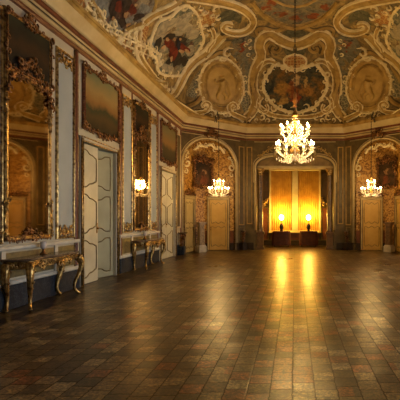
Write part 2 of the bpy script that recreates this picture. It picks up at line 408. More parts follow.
# side walls with door openings
DOORS = [10.09, 15.47]; OPW = .86; OPH = 3.36
m = MB(L); xs = [YB - .3]
for d in DOORS: xs += [d - OPW, d + OPW]
xs.append(YC + .15)
for i in range(0, len(xs), 2): m.box(xs[i], xs[i + 1], -.45, 0, 0, ZT)
for d in DOORS: m.box(d - OPW, d + OPW, -.45, 0, OPH, ZT)
m.build('wall_left', M_['cream'], kind='structure')
WINS = [4.87, 10.2, 15.53]
m = MB(R); xs = [YB - .3]
for d in WINS: xs += [d - .8, d + .8]
xs.append(YC + .15)
for i in range(0, len(xs), 2): m.box(xs[i], xs[i + 1], -.45, 0, 0, ZT)
for d in WINS: m.box(d - .8, d + .8, -.45, 0, 3.4, ZT)
m.build('wall_right', M_['cream'], kind='structure')
m = MB(); m.box(-HW - .45, HW + .45, YB - .3, YB, 0, ZT); m.build('wall_back', M_['cream'], kind='structure')
for i, d in enumerate(WINS):
    w = thing('window_%d' % (i + 2), R @ Vector((d, -.2, .0)), kind='structure')
    m = MB(R); mould(m, d - .8, d + .8, .02, 3.4, -.25, .09, .07)
    m.box(d - .03, d + .03, -.24, -.19, .1, 3.32)
    for z in (.9, 1.7, 2.5): m.box(d - .72, d + .72, -.235, -.195, z - .02, z + .02)
    m.build('window_frame', M_['white'], w)
    m = MB(R); mould(m, d - .95, d + .95, 0, 3.5, 0, .14, .08); m.build('window_surround', M_['cream'], w)

# ------------------------------------------------------------------ niches behind the canted walls
NC = 1.46; NH = 1.36; NSP = 4.0; NRISE = 1.15
def archz(t): return NSP + NRISE * math.sqrt(max(0, 1 - ((t - NC) / NH) ** 2))
SEG = [(NC - NH, -.12), (NC - .25, -.9), (NC + .25, -.9), (NC + NH, -.12)]
def arch_front(m, u0, u1, zt, fz, a, b, n=0, depth=.14, N=28):
    m.poly([(u0, n, 0), (a, n, 0), (a, n, zt), (u0, n, zt)]); m.poly([(b, n, 0), (u1, n, 0), (u1, n, zt), (b, n, zt)])
    T = [a + (b - a) * (.5 - .5 * math.cos(PI * i / N)) for i in range(N + 1)]
    for p, q in zip(T, T[1:]):
        m.poly([(p, n, fz(p)), (q, n, fz(q)), (q, n, zt), (p, n, zt)])
        m.poly([(p, n, fz(p)), (q, n, fz(q)), (q, n - depth, fz(q)), (p, n - depth, fz(p))])
    for x in (a, b): m.poly([(x, n, 0), (x, n - depth, 0), (x, n - depth, fz(x)), (x, n, fz(x))])
def seg_frame(F, i):
    a = F @ Vector((SEG[i][0], SEG[i][1], 0)); b = F @ Vector((SEG[i + 1][0], SEG[i + 1][1], 0))
    u = (b - a); n3 = Vector((u.y, -u.x, 0))
    if n3.dot(F.to_3x3() @ Vector((0, 1, 0))) < 0: n3 = -n3
    return frame(a, u, n3), u.length
def door_lines(m, u0, u1, n, r, spans, inner=0):
    """curving gilt panel lines on a door leaf"""
    for w0, w1 in spans:
        b = (u1 - u0); c = (u0 + u1) / 2; h = min(.24, (w1 - w0) * .2)
        X = lambda q: (u0 + q * b) if inner >= 0 else (u1 - q * b)
        if inner == 0:
            top = [(X(0), w1 - h * .6), (X(.10), w1 - h * .1), (X(.3), w1 - h * .45), (X(.5), w1), (X(.7), w1 - h * .45), (X(.9), w1 - h * .1), (X(1), w1 - h * .6)]
        else:
            top = [(X(0), w1 - h * .35), (X(.08), w1), (X(.30), w1 - h * .05), (X(.5), w1 - h * .45), (X(.72), w1 - h * .55), (X(.9), w1 - h * .8), (X(1), w1 - h * 1.1)]
        bot = [(x, w0 + (w1 - z)) for x, z in top[::-1]]
        pts = cr(top + bot, 3, True)
        m.tube([(p.x, n, p.y) for p in pts], r, 4, True)
dn = [0]
def simple_door(F, c, wd, ht, leafmat, side):
    """panelled single door with a moulded frame, standing against a wall segment"""
    dn[0] += 1
    d = thing('door_%d' % dn[0], F @ Vector((c, 0, 0)), kind='structure')
    m = MB(F); m.box(c - wd / 2, c + wd / 2, 0, .05, 0.02, ht, .01); leaf = m.build('leaf', leafmat, d)
    m = MB(F); door_lines(m, c - wd / 2 + .09, c + wd / 2 - .09, .055, .013, [(1.28, ht - .12), (.18, 1.16)]); m.build('panel_moulding', M_['goldline'], leaf)
    m = MB(F); m.tube([(c - wd / 2, .06, .02), (c - wd / 2, .06, ht), (c + wd / 2, .06, ht), (c + wd / 2, .06, .02)], .02, 4); m.tube([(c - wd / 2 - .095, .085, .02), (c - wd / 2 - .095, .085, ht + .1), (c + wd / 2 + .095, .085, ht + .1), (c + wd / 2 + .095, .085, .02)], .016, 4); m.build('shadow_line_bead', M_['dark'], d)  # dark tubes painting in the shadow lines round leaf and frame
    hb = MB(F); hu = c + side * (wd / 2 - .06); hb.ball((hu, .085, 1.05), (.03, .03, .03)); hb.box(hu - .02, hu + .02, .05, .06, .97, 1.13); hb.build('handle', M_['brass'], leaf)
    m = MB(F)
    for x0, x1 in ((c - wd / 2 - .10, c - wd / 2), (c + wd / 2, c + wd / 2 + .10)):
        m.box(x0, x1, 0, .09, 0, ht + .10, .02)
    m.box(c - wd / 2 - .10, c + wd / 2 + .10, 0, .10, ht, ht + .11, .02)
    m.box(c - wd / 2 - .13, c + wd / 2 + .13, 0, .13, ht + .11, ht + .15, .015)
    m.build('frame', M_['tan'], d)
    return d

side_names = {-1: ('left', CL), 1: ('right', CR)}
NICHE = {}
for sd, (nm, F) in side_names.items():
    m = MB(F); arch_front(m, -.12, CUL + .1, ZT, archz, NC - NH, NC + NH); m.build('wall_canted_' + nm, M_['olive'], kind='structure')
    m = MB(F)
    for i in range(3):
        a, b = SEG[i], SEG[i + 1]
        m.poly([(a[0], a[1], 0), (b[0], b[1], 0), (b[0], b[1], 5.35), (a[0], a[1], 5.35)])
    m.poly([(p[0], p[1], 5.34) for p in SEG])
    # thickness behind
    for i in range(3):
        a, b = SEG[i], SEG[i + 1]
        m.poly([(a[0], a[1] - .2, 0), (b[0], b[1] - .2, 0), (b[0], b[1] - .2, 5.35), (a[0], a[1] - .2, 5.35)])
    m.build('wall_niche_' + nm, M_['damask'], kind='structure')
    # arch moulding: cream band, gilt line, outer panels
    tr = thing('trim_%d' % (2 + (sd > 0)), F @ Vector((NC, .03, 0)), kind='structure')
    def archpath(off, z0=.0):
        P = [(NC - NH - off, z0)] + [(NC - (NH + off) * math.cos(PI * i / 26), NSP + (NRISE + off) * math.sin(PI * i / 26)) for i in range(27)] + [(NC + NH + off, z0)]
        return P
    m = MB(F); m.tube([(p[0], .015, p[1]) for p in archpath(.055, .36)], .055, 6); m.build('arch_moulding', M_['cornice'], tr)
    m = MB(F); m.tube([(p[0], .012, p[1]) for p in archpath(.15, .36)], .022, 5); m.build('outer_bead', M_['cornice'], tr)
    m = MB(F); m.tube([(p[0], .02, p[1]) for p in archpath(-.03, .36)], .018, 5); m.build('inner_bead', M_['gold'], tr)
    # spandrel frames
    m = MB(F); m.tube([(-.02 + .02, .015, 5.3), (CUL - .32, .015, 5.3)], .022, 5); m.build('spandrel_bead', M_['cornice'], tr)
    # rocaille inside the arch
    m = MB(F)
    ap = [(NC - .75, 4.62), (NC - .5, 4.86), (NC - .25, 4.80), (NC, 4.95), (NC + .3, 4.78), (NC + .55, 4.86), (NC + .8, 4.6)]
    pts = cr(ap, 6); m.tube([(p.x, -.06, p.y) for p in pts], [.03 + .035 * abs(math.sin(i * .6)) for i in range(len(pts))], 6)
    m.carve([(p.x, p.y) for p in pts], -.08, .085, .17, 3, .3)
    for s2 in (-1, 1):
        m.curl(NC + s2 * 1.16, 3.98, -.08, .20, PI / 2 - s2 * .3, -s2, .045, 1.2, 6, 14)
        m.curl(NC + s2 * 1.20, 3.62, -.08, .12, PI / 2, s2, .03, 1.1, 6, 12)
        m.carve([(NC + s2 * 1.27, 4.2), (NC + s2 * 1.05, 4.5)], -.08, .07, .13, 5)
    m.build('rocaille', M_['lace'], tr)
    # keystone cartouche over the arch, on the cornice
    m = MB(F); m.carve([(NC - .3, 5.28), (NC, 5.42), (NC + .3, 5.28)], .1, .10, .13, 9); m.carve([(NC - .2, 5.5), (NC + .2, 5.5)], .2, .09, .12, 10)
    m.ball((NC, .16, 5.40), (.12, .1, .16), 8, 6); m.build('keystone_carving', M_['darkgold'], tr)
    # doors and dado in the niche
    fs = [seg_frame(F, i) for i in range(3)]
    for i in (0, 2):
        Fi, Ln = fs[i]; c = Ln / 2 - (.06 if i == 0 else .05)
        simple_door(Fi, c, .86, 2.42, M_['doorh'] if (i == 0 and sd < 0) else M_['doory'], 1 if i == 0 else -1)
        m = MB(Fi)
        x1 = c - .54; x2 = c + .54
        for a, b in ((0.0, x1), (x2, Ln)):
            if b - a > .03: m.box(a, b, 0, .05, 0, .34, .01)
        m.build('baseboard_niche_%s_%d' % (nm, 1 + i // 2), M_['blackbase'], kind='structure')
        m = MB(Fi)
        for a, b in ((0.0, x1), (x2, Ln)):
            if b - a > .03: m.box(a, b, 0, .03, .34, .95, .01)
        m.build('trim_dado_%s_%d' % (nm, 1 + i // 2), M_['reddado'], kind='structure')
    NICHE[sd] = fs
    # pilaster panel strip towards the end wall
    pt_ = thing('trim_%d' % (6 + (sd > 0)), F @ Vector((3.18, 0, 1.2)), kind='structure')
    m = MB(F); m.box(3.08, 3.30, 0, .02, 1.25, 5.0); m.build('strip_panel', M_['olive'], pt_)
    m = MB(F); mould(m, 3.03, 3.35, 1.2, 5.05, 0, .05, .035); m.build('strip_moulding', M_['ochre'], pt_)
    m = MB(F); mould(m, 3.04, 3.34, .42, 1.12, 0, .05, .03); m.build('lower_moulding', M_['goldline'], pt_)
    m = MB(F); m.box(NC + NH + .1, CUL, 0, .04, 0, .34, .01); m.build('baseboard_canted_' + nm, M_['blackbase'], kind='structure')

# ------------------------------------------------------------------ end wall with the great arch and its alcove
AW = 1.90
def endz(x):
    a = abs(x)
    if a > 1.02: return 4.0 + .56 * math.sqrt(max(0, 1 - ((a - 1.02) / (AW - 1.02)) ** 2))
    if a > .92: return 4.56
    return 4.62 + .46 * math.sqrt(max(0, 1 - (a / .94) ** 2))
m = MB(E); arch_front(m, -XE, XE, ZT, endz, -AW, AW, 0, .35, 60); m.build('wall_end', M_['olive'], kind='structure')
YA = 22.4; AX = 2.15
m = MB()
for s2 in (-1, 1): m.box(s2 * AX, s2 * (AX + .15), YE + .35, YA + .2, 0, 5.5)
m.build('wall_alcove_sides', M_['dark'], kind='structure')
m = MB()
WX0, WX1, WZ0, WZ1 = -1.36, 1.36, .78, 4.2
m.box(-AX, WX0, YA, YA + .2, 0, 5.5); m.box(WX1, AX, YA, YA + .2, 0, 5.5); m.box(WX0, WX1, YA, YA + .2, 0, WZ0); m.box(WX0, WX1, YA, YA + .2, WZ1, 5.5)
m.build('wall_alcove_back', M_['olive'], kind='structure')
m = MB(); m.box(-AX, AX, YE + .35, YA + .2, 5.4, 5.5); m.build('ceiling_alcove', M_['ochre'], kind='structure')
A_ = frame((0, YA, 0), (1, 0, 0), (0, -1, 0))
w = thing('window_1', (0, YA, .78), kind='structure')
m = MB(A_); mould(m, WX0 - .10, WX1 + .10, WZ0 - .06, WZ1 + .1, 0, .12, .07); m.build('window_frame', M_['cornice'], w)
m = MB(A_); m.box(-.17, .17, -.12, .05, WZ0, WZ1, .03); m.build('central_pier', M_['cornice'], w)
m = MB(A_); m.box(WX0 - .12, WX1 + .12, 0, .12, WZ0 - .08, WZ0, .02); m.build('window_sill', M_['cornice'], w)
m = MB(A_); m.box(WX0, WX1, -.16, -.13, WZ0, WZ1); m.build('glass', M_['dark'], w)
m = MB(A_); m.box(-AX, AX, 0, .04, 0, .28, .01); m.build('baseboard_alcove', M_['blackbase'], kind='structure')
m = MB(A_); m.box(-1.36, 1.36, 0, .03, .32, .68, .02); m.build('trim_alcove_apron', M_['reddado'], kind='structure')
m = MB(A_); m.box(-AX, AX, 0, .10, 4.32, 4.40, .02); m.box(-AX, AX, 0, .06, 4.25, 4.32); m.build('trim_alcove_cornice', M_['cornice'], kind='structure')
for s2, wd in ((-1, 'left'), (1, 'right')):
    t = thing('wall_panelling', A_ @ Vector((s2 * 1.72, 0, .3)), 'dark red panelling with drapery carving beside the %s lamp window' % wd, 'wall panel')
    m = MB(A_); m.box(s2 * 1.72 - .2, s2 * 1.72 + .2, 0, .03, .34, 2.1, .02); m.build('lower_panel', M_['reddado'], t)
    m = MB(A_); mould(m, s2 * 1.72 - .24, s2 * 1.72 + .24, .3, 2.14, 0, .045, .05); m.build('moulding', M_['goldline'], t)
    m = MB(A_); m.box(s2 * 1.72 - .22, s2 * 1.72 + .22, 0, .03, 2.3, 4.1, .02); m.build('upper_panel', M_['dark'], t)
    m = MB(A_); m.carve([(s2 * 1.50, 2.62), (s2 * 1.62, 2.40), (s2 * 1.84, 2.26)], .04, .09, .12, 4); m.build('carving', M_['gold'], t)
m = MB(E); m.box(-AW - .05, AW + .05, -.34, -.22, 4.12, 5.3); m.build('wall_tympanum', M_['tymp'], kind='structure')
m = MB(E); m.box(-AW, AW, -.22, -.12, 4.06, 4.14, .02); m.box(-AW, AW, -.34, -.16, 4.0, 4.06); m.build('trim_lintel', M_['cornice'], kind='structure')
# arch mouldings on the end wall
tr = thing('trim_1', (0, YE, 4), kind='structure')
xs_ = [-AW + 2 * AW * (.5 - .5 * math.cos(PI * i / 70)) for i in range(71)]
m = MB(E); m.tube([(-AW - .05, .02, .95)] + [(x * 1.03, .02, endz(x) + .05) for x in xs_] + [(AW + .05, .02, .95)], .06, 6); m.build('arch_moulding', M_['cornice'], tr)
m = MB(E); m.tube([(-AW - .14, .015, 3.3)] + [(x * 1.075, .015, endz(x) + .15) for x in xs_] + [(AW + .14, .015, 3.3)], .022, 5); m.build('outer_bead', M_['cornice'], tr)
m = MB(E)
for s2 in (-1, 1):
    m.carve([(s2 * 1.75, 4.55), (s2 * 1.3, 4.95), (s2 * 1.0, 5.0)], .03, .075, .16, 6)
    m.curl(s2 * .99, 4.60, .02, .12, PI / 2, s2, .03, 1.1, 6, 12)
m.build('rocaille', M_['ochre'], tr)
m = MB(E); m.tube([(-2.0, .015, 5.3), (2.0, .015, 5.3)], .02, 5); m.build('upper_bead', M_['cornice'], tr)
for s2 in (-1, 1):
    pt_ = thing('trim_%d' % (8 + (s2 > 0)), E @ Vector((s2 * 2.24, 0, 1)), kind='structure')
    m = MB(E); m.box(s2 * 2.24 - .09, s2 * 2.24 + .09, 0, .02, 1.3, 5.0); m.build('strip_panel', M_['olive'], pt_)
    m = MB(E); mould(m, s2 * 2.24 - .14, s2 * 2.24 + .14, 1.25, 5.05, 0, .05, .035); m.build('strip_moulding', M_['ochre'], pt_)
    m = MB(E); m.box(s2 * 2.24 - .2, s2 * 2.24 + .2, 0, .05, 0, .34, .01); m.build('plinth', M_['blackbase'], pt_)
    # columns standing in the arch
    cx = s2 * 1.72; t = thing('marble_column', (cx, YE + .2, 0), 'slim brown marble column on a square pedestal %s the lamp window' % ('left of' if s2 < 0 else 'right of'), 'column', 'arch columns')
    m = MB(); m.box(cx - .19, cx + .19, YE + .01, YE + .39, 0, .12); m.box(cx - .15, cx + .15, YE + .05, YE + .35, .12, .74); m.box(cx - .2, cx + .2, YE, YE + .4, .74, .86); m.build('pedestal', M_['brownmarble'], t)
    m = MB(); m.lathe([(.165, .86), (.165, .92), (.135, .96), (.15, 1.0), (.125, 1.05), (.125, 2.4), (.108, 3.62), (.125, 3.66)], (cx, YE + .2, 0), 18); m.build('shaft', M_['brownmarble'], t)
    m = MB(); m.lathe([(.115, 3.66), (.13, 3.72), (.12, 3.76), (.17, 3.9), (.2, 3.95)], (cx, YE + .2, 0), 18); m.box(cx - .2, cx + .2, YE, YE + .4, 3.94, 4.0)
    m.build('capital', M_['gold'], t)

# curtains
for s2, wd in ((-1, 'left'), (1, 'right')):
    m = MB(A_); a, b = (.19, WX1 - .02); N = 64; rows = 6
    grid = []
    for j in range(rows + 1):
        z = WZ0 + .01 + (WZ1 - WZ0 - .05) * j / rows
        grid.append([m.pt((s2 * (a + (b - a) * i / N), .0 + .028 * math.sin(i * PI / 3.2 + .25 * math.sin(j)) * (.6 + .4 * (1 - j / rows)), z)) for i in range(N + 1)])
    for j in range(rows):
        for i in range(N): m.face([grid[j][i], grid[j][i + 1], grid[j + 1][i + 1], grid[j + 1][i]], True)
    o = m.build('curtain', M_['curtain']); tag(o, 'gold curtain drawn over the %s half of the window, behind a lit lamp' % wd, 'curtain', 'gold window curtains')
    # draped table and lamp
    cx = s2 * .74
    t = thing('lamp_table', (cx, 21.85, 0), 'small table under a dark red cloth below the %s curtain' % wd, 'table', 'lamp tables')
    m = MB(); K = 40; hx, hy = .47, .27
    def rim(i, z, k):
        a_ = 2 * PI * i / K; q = 5
        ca, sa = math.cos(a_), math.sin(a_)
        d = (abs(ca) ** q + abs(sa) ** q) ** (-1 / q)
        f = 1 + k * .05 * math.sin(i * 2 * PI / 4)
        return (cx + hx * d * ca * f * (1 + .06 * k), 21.85 + hy * d * sa * f * (1 + .06 * k), z)
    lv = [(.83, 0), (.80, .25), (.5, .7), (.06, 1)]
    rg = [[m.pt(rim(i, z, k)) for i in range(K)] for z, k in lv]
    m.face(rg[0])
    for A0, B0 in zip(rg, rg[1:]):
        for i in range(K): m.face([A0[i], A0[(i + 1) % K], B0[(i + 1) % K], B0[i]], True)
    m.build('cloth', M_['woodred'], t)
    m = MB()
    for a in (-1, 1):
        for b in (-1, 1): m = MB(); m.tube([(cx + a * .38, 21.85 + b * .2, 0), (cx + a * .38, 21.85 + b * .2, .8)], .025, 6); m.build('leg', M_['dark'], t)
    lp = thing('table_lamp', (cx, 21.9, .832), 'lit table lamp with a dark vase base before the %s curtain' % wd, 'lamp', 'table lamps')
    m = MB(); m.lathe([(.07, 0), (.085, .02), (.06, .05), (.10, .14), (.115, .25), (.09, .34), (.04, .39), (.04, .42)], (cx, 21.9, .832), 16); m.build('base', M_['iron'], lp)
    m = MB(); m.lathe([(.02, .42), (.02, .55), (.035, .56), (.035, .60)], (cx, 21.9, .832), 10); m.build('stem', M_['brass'], lp)
    m = MB(); m.ball((cx, 21.9, .832 + .74), (.13, .13, .15), 14, 10); m.build('lamp_globe', M_['globe'], lp)

# ------------------------------------------------------------------ cornice and vault
sweep('trim_cornice_lower', [(0, 5.36), (.05, 5.37), (.07, 5.40), (.05, 5.43), (.05, 5.46)], M_['redgold'])
sweep('trim_cornice_fascia', [(.05, 5.46), (.08, 5.47), (.08, 5.525), (.095, 5.53)], M_['cornice'])
sweep('trim_cornice_groove', [(.095, 5.53), (.075, 5.54), (.075, 5.56), (.10, 5.565)], M_['olive'])
sweep('trim_cornice_band', [(.10, 5.565), (.10, 5.62)], M_['cornice'])
sweep('trim_cornice_red_line', [(.10, 5.62), (.15, 5.63), (.15, 5.68), (.17, 5.69)], M_['redgold'])  # dark red line of the cornice, below the crown
sweep('trim_cornice_crown', [(.17, 5.69), (.21, 5.70), (.24, 5.76), (.31, 5.86), (.36, 5.93)], M_['cornice'])
sweep('trim_cornice_top', [(.36, 5.93), (.355, 5.95), (.37, 6.02), (.40, 6.03), (.40, 6.10), (.24, 6.11)], M_['ochre'])
BASE = inset(.25); VZ0 = 6.10; VH = 2.95
bp_ = []
for i in range(6):
    a, b = BASE[i], BASE[(i + 1) % 6]; n = max(4, int((b - a).length / .3))
    for k in range(n): bp_.append(a.lerp(b, k / n))
def ridge(b):
    y = min(max(b.y, 1.0), 15.2); c = Vector((0, y)); d = (b - c); return c + d.normalized() * .35
m = MB(); NR = 26; rings = []
for k in range(NR + 1):
    a = PI / 2 * k / NR; q = 1 - math.cos(a); z = VZ0 + VH * math.sin(a)
    ring = []
    for b in bp_:
        p = b.lerp(ridge(b), q)
        ring.append(m.pt((p.x, p.y, z)))
    rings.append(ring)
nb = len(bp_)
for A0, B0 in zip(rings, rings[1:]):
    for i in range(nb): m.face([A0[i], A0[(i + 1) % nb], B0[(i + 1) % nb], B0[i]], True)
m.face(rings[-1])
bvh = BVHTree.FromPolygons([v.copy() for v in m.v], m.f)
CEIL = m.build('ceiling', M_['vault'], kind='structure')
def VS(px, py):
    d = Vector(((px - VPX) / FPX, 1, (VPY - py) / FPX)).normalized()
    p, n, _, _ = bvh.ray_cast(EYE, d)
    if p is None: p, n, _, _ = bvh.find_nearest(EYE + d * 16)
    if n.dot(d) > 0: n = -n
    return p, n
def snap(p):
    q, n, _, _ = bvh.find_nearest(p)
    c = Vector((0, min(max(p.y, 1), 15.2), 4))
    if n.dot(c - q) < 0: n = -n
    return q, n
def mx(p, s): return Vector((p.x * s, p.y, p.z))
def patch(m, pts, h=.015, sub=4, rings_=7, sides=(1,), c=None):
    out = cr(pts, sub, True)
    c = Vector(c) if c else sum(out, Vector((0, 0))) / len(out)
    for s in sides:
        R_ = []
        for k in range(1, rings_ + 1):
            row = []
            for p in out:
                q, n = VS(*(c.lerp(p, k / rings_))); q = q + n * h
                row.append(m.pt(mx(q, s)))
            R_.append(row)
        q, n = VS(*c); cc = m.pt(mx(q + n * h, s)); N = len(out)
        for i in range(N): m.face([cc, R_[0][i], R_[0][(i + 1) % N]], True)
        for A0, B0 in zip(R_, R_[1:]):
            for i in range(N): m.face([A0[i], A0[(i + 1) % N], B0[(i + 1) % N], B0[i]], True)
def ribbon(m, pts, w0, w1=None, closed=False, sub=6, sides=(1,), prof=None, lace=0, h=.06, lacefreq=1.0):
    """raised stucco band on the vault; w in pixels of the photo's frame at the place it stands"""
    w1 = w0 if w1 is None else w1
    path = cr(pts, sub, closed); P = [VS(*p) for p in path]; N = len(P)
    prof = prof or [(-1, 0), (-.9, .9), (-.62, .3), (-.35, .75), (0, 1), (.35, .75), (.62, .3), (.9, .9), (1, 0)]
    acc = 0
    rows = []
    for i in range(N):
        p, n = P[i]
        a = P[(i - 1) % N][0] if (closed or i) else p; b = P[(i + 1) % N][0] if (closed or i < N - 1) else p
        t = (b - a).normalized(); sdv = n.cross(t).normalized()
        wd = (w0 + (w1 - w0) * i / (N - 1)) * p.y / FPX / 2
        acc += (b - a).length / 2
        k = 1 + lace * (abs(math.sin(acc * 9 * lacefreq)) - .5 + .5 * math.sin(acc * 23))
        rows.append((p, n, sdv, wd, k))
    for s in sides:
        R_ = []
        for p, n, sdv, wd, k in rows:
            row = []
            for o, hh in prof:
                q, qn = snap(p + sdv * (o * wd * k)); row.append(m.pt(mx(q + qn * (hh * h + .004), s)))
            R_.append(row)
        M2 = N if closed else N - 1
        for i in range(M2):
            A0, B0 = R_[i], R_[(i + 1) % N]
            for j in range(len(prof) - 1): m.face([A0[j], A0[j + 1], B0[j + 1], B0[j]], True)
def curls(m, pts, size, step, seed=0, sides=(1,), closed=False):
    """little stucco scrolls along a path on the vault"""
    rnd = random.Random(seed); path = cr(pts, 8, closed)
    if closed: path.append(path[0])
    P = [VS(*p) for p in path]; acc = 0; nxt = 0; sg = 1
    for (p, n), (q, _) in zip(P, P[1:]):
        l = (q - p).length
        if l < 1e-6: continue
        t = (q - p) / l
        while nxt <= acc + l:
            c = p + t * (nxt - acc); sv = n.cross(t).normalized(); r = size * rnd.uniform(.65, 1.3); c = c + sv * (sg * r * .6)
            a0 = rnd.uniform(0, 6.28)
            for s in sides:
                pts3 = []; rs = []
                for i in range(8):
                    u = i / 7; a = a0 + sg * u * 5.5; rr = r * (1 - .75 * u)
                    pts3.append(mx(c + t * (rr * math.cos(a)) + sv * (rr * math.sin(a)) + n * (.02 + .2 * r * u), s)); rs.append(r * .22 * (.6 + .8 * math.sin(PI * u)))
                m.tube(pts3, rs, 4)
            sg = -sg; nxt += step * rnd.uniform(.8, 1.2)
        acc += l
B2 = (1, -1)
def wp(px, py): return tuple(VS(px, py)[0])
def wpm(px, py): p = VS(px, py)[0]; return (-p.x, p.y, p.z)
sky = [(.30, (.03, .027, .018)), (.42, (.10, .10, .07)), (.50, (.18, .195, .15)), (.57, (.38, .31, .17)), (.66, (.15, .085, .03))]

# central fresco over the end wall
P1 = [(270, 70), (275, 64), (286, 67), (295, 70), (304, 67), (315, 64), (322, 71), (327, 80), (326, 90), (321, 99), (314, 107), (304, 111), (295, 113), (286, 111), (276, 107), (269, 99), (264, 90), (264, 80)]
t = thing('ceiling_fresco', VS(295, 88)[0], 'dark blue and amber fresco right above the big chandelier', 'fresco')
m = MB(); patch(m, P1, .02)
m.build('painting', fresco('fresco_chandelier', [(.36, (.022, .026, .024)), (.48, (.05, .055, .045)), (.56, (.09, .075, .04)), (.66, (.26, .13, .028)), (.75, (.38, .21, .06))], .8,
        [(wp(293, 90), .45, (.24, .07, .02)), (wp(283, 90), .42, (.36, .19, .04)), (wp(307, 91), .42, (.36, .18, .04)), (wp(284, 102), .25, (.42, .25, .07)), (wp(305, 82), .2, (.42, .27, .09)), (wp(295, 100), .28, (.30, .06, .02)), (wp(297, 80), .25, (.55, .38, .18))]), t)
m = MB(); ribbon(m, P1, 3.0, closed=True, lace=.5, h=.09, sub=8); curls(m, P1, .15, .30, 3, closed=True); m.build('frame', M_['lace'], t)
# lattice cartouche
lat = thing('lattice_cartouche', VS(295, 61)[0], 'small orange lattice cartouche on top of the dark blue fresco', 'ceiling cartouche')
ov = lambda cx, cy, rx, ry, n=14, rot=0: [(cx + rx * math.cos(2 * PI * i / n) * math.cos(rot) - ry * math.sin(2 * PI * i / n) * math.sin(rot), cy + rx * math.cos(2 * PI * i / n) * math.sin(rot) + ry * math.sin(2 * PI * i / n) * math.cos(rot)) for i in range(n)]
m = MB(); patch(m, ov(295, 61, 11, 6.5), .05); m.build('lattice', M_['lattice'], lat)
m = MB(); ribbon(m, ov(295, 61, 11, 6.5), 2.6, closed=True, lace=.3); curls(m, [(284, 66), (295, 70), (306, 66)], .12, .25, 5); m.build('frame', M_['lace'], lat)

# oval medallions over the canted walls
for s, wd in ((1, 'left'), (-1, 'right')):
    cx, cy, rot = 221, 85, -.12
    c = mx(VS(cx, cy)[0], s)
    t = thing('oval_medallion', c, 'honey coloured oval stucco medallion with a relief figure above the %s niche' % wd, 'ceiling medallion', 'oval medallions')
    m = MB(); patch(m, ov(cx, cy, 15, 20, 16, rot), .05, sides=(s,)); m.build('ground', M_['relief'], t)
    m = MB(); ribbon(m, ov(cx, cy, 15, 20, 16, rot), 2.4, closed=True, sides=(s,), h=.10); m.build('inner_frame', M_['ochre'], t)
    m = MB(); ribbon(m, ov(cx, cy, 19, 25, 18, rot), 5.5, closed=True, sides=(s,), h=.09, lace=.22)
    m.build('outer_frame', M_['ochre'], t)
    m = MB(); ribbon(m, ov(cx, cy, 22, 28, 18, rot), 2.4, closed=True, sides=(s,), h=.08, lace=.6, lacefreq=1.2); curls(m, ov(cx, cy, 22.3, 28.5, 18, rot), .15, .32, 8, (s,), True); curls(m, [(cx - 4, cy - 29), (cx + 2, cy - 31), (cx + 8, cy - 28)], .22, .22, 8, (s,)); m.build('lace_border', M_['lace'], t)
    # relief figure: torso, head, limbs, hanging cloth in low relief
    m = MB()
    def limb(pp, r0, r1):
        path = cr(pp, 5); n = len(path); P = []
        for i, q in enumerate(path):
            p, nn = VS(*q); P.append(mx(p + nn * .06, s))
        m.tube(P, [r0 + (r1 - r0) * i / (n - 1) for i in range(n)], 6)
    limb([(cx, cy - 6), (cx + 1, cy), (cx - 1, cy + 6)], .16, .19); limb([(cx + .4, cy - 10), (cx + .2, cy - 8)], .12, .11)
    limb([(cx - 1, cy - 5), (cx - 5, cy - 2), (cx - 7, cy - 6)], .08, .05); limb([(cx + 2, cy - 5), (cx + 6, cy - 1), (cx + 7, cy + 5)], .08, .05)
    limb([(cx - 1, cy + 6), (cx - 4, cy + 10), (cx - 3, cy + 15)], .13, .06); limb([(cx, cy + 6), (cx + 4, cy + 10), (cx + 3, cy + 15)], .13, .06)
    limb([(cx + 7, cy + 3), (cx + 9, cy + 9), (cx + 5, cy + 14)], .06, .09)
    m.build('relief_figure', M_['relief'], t)

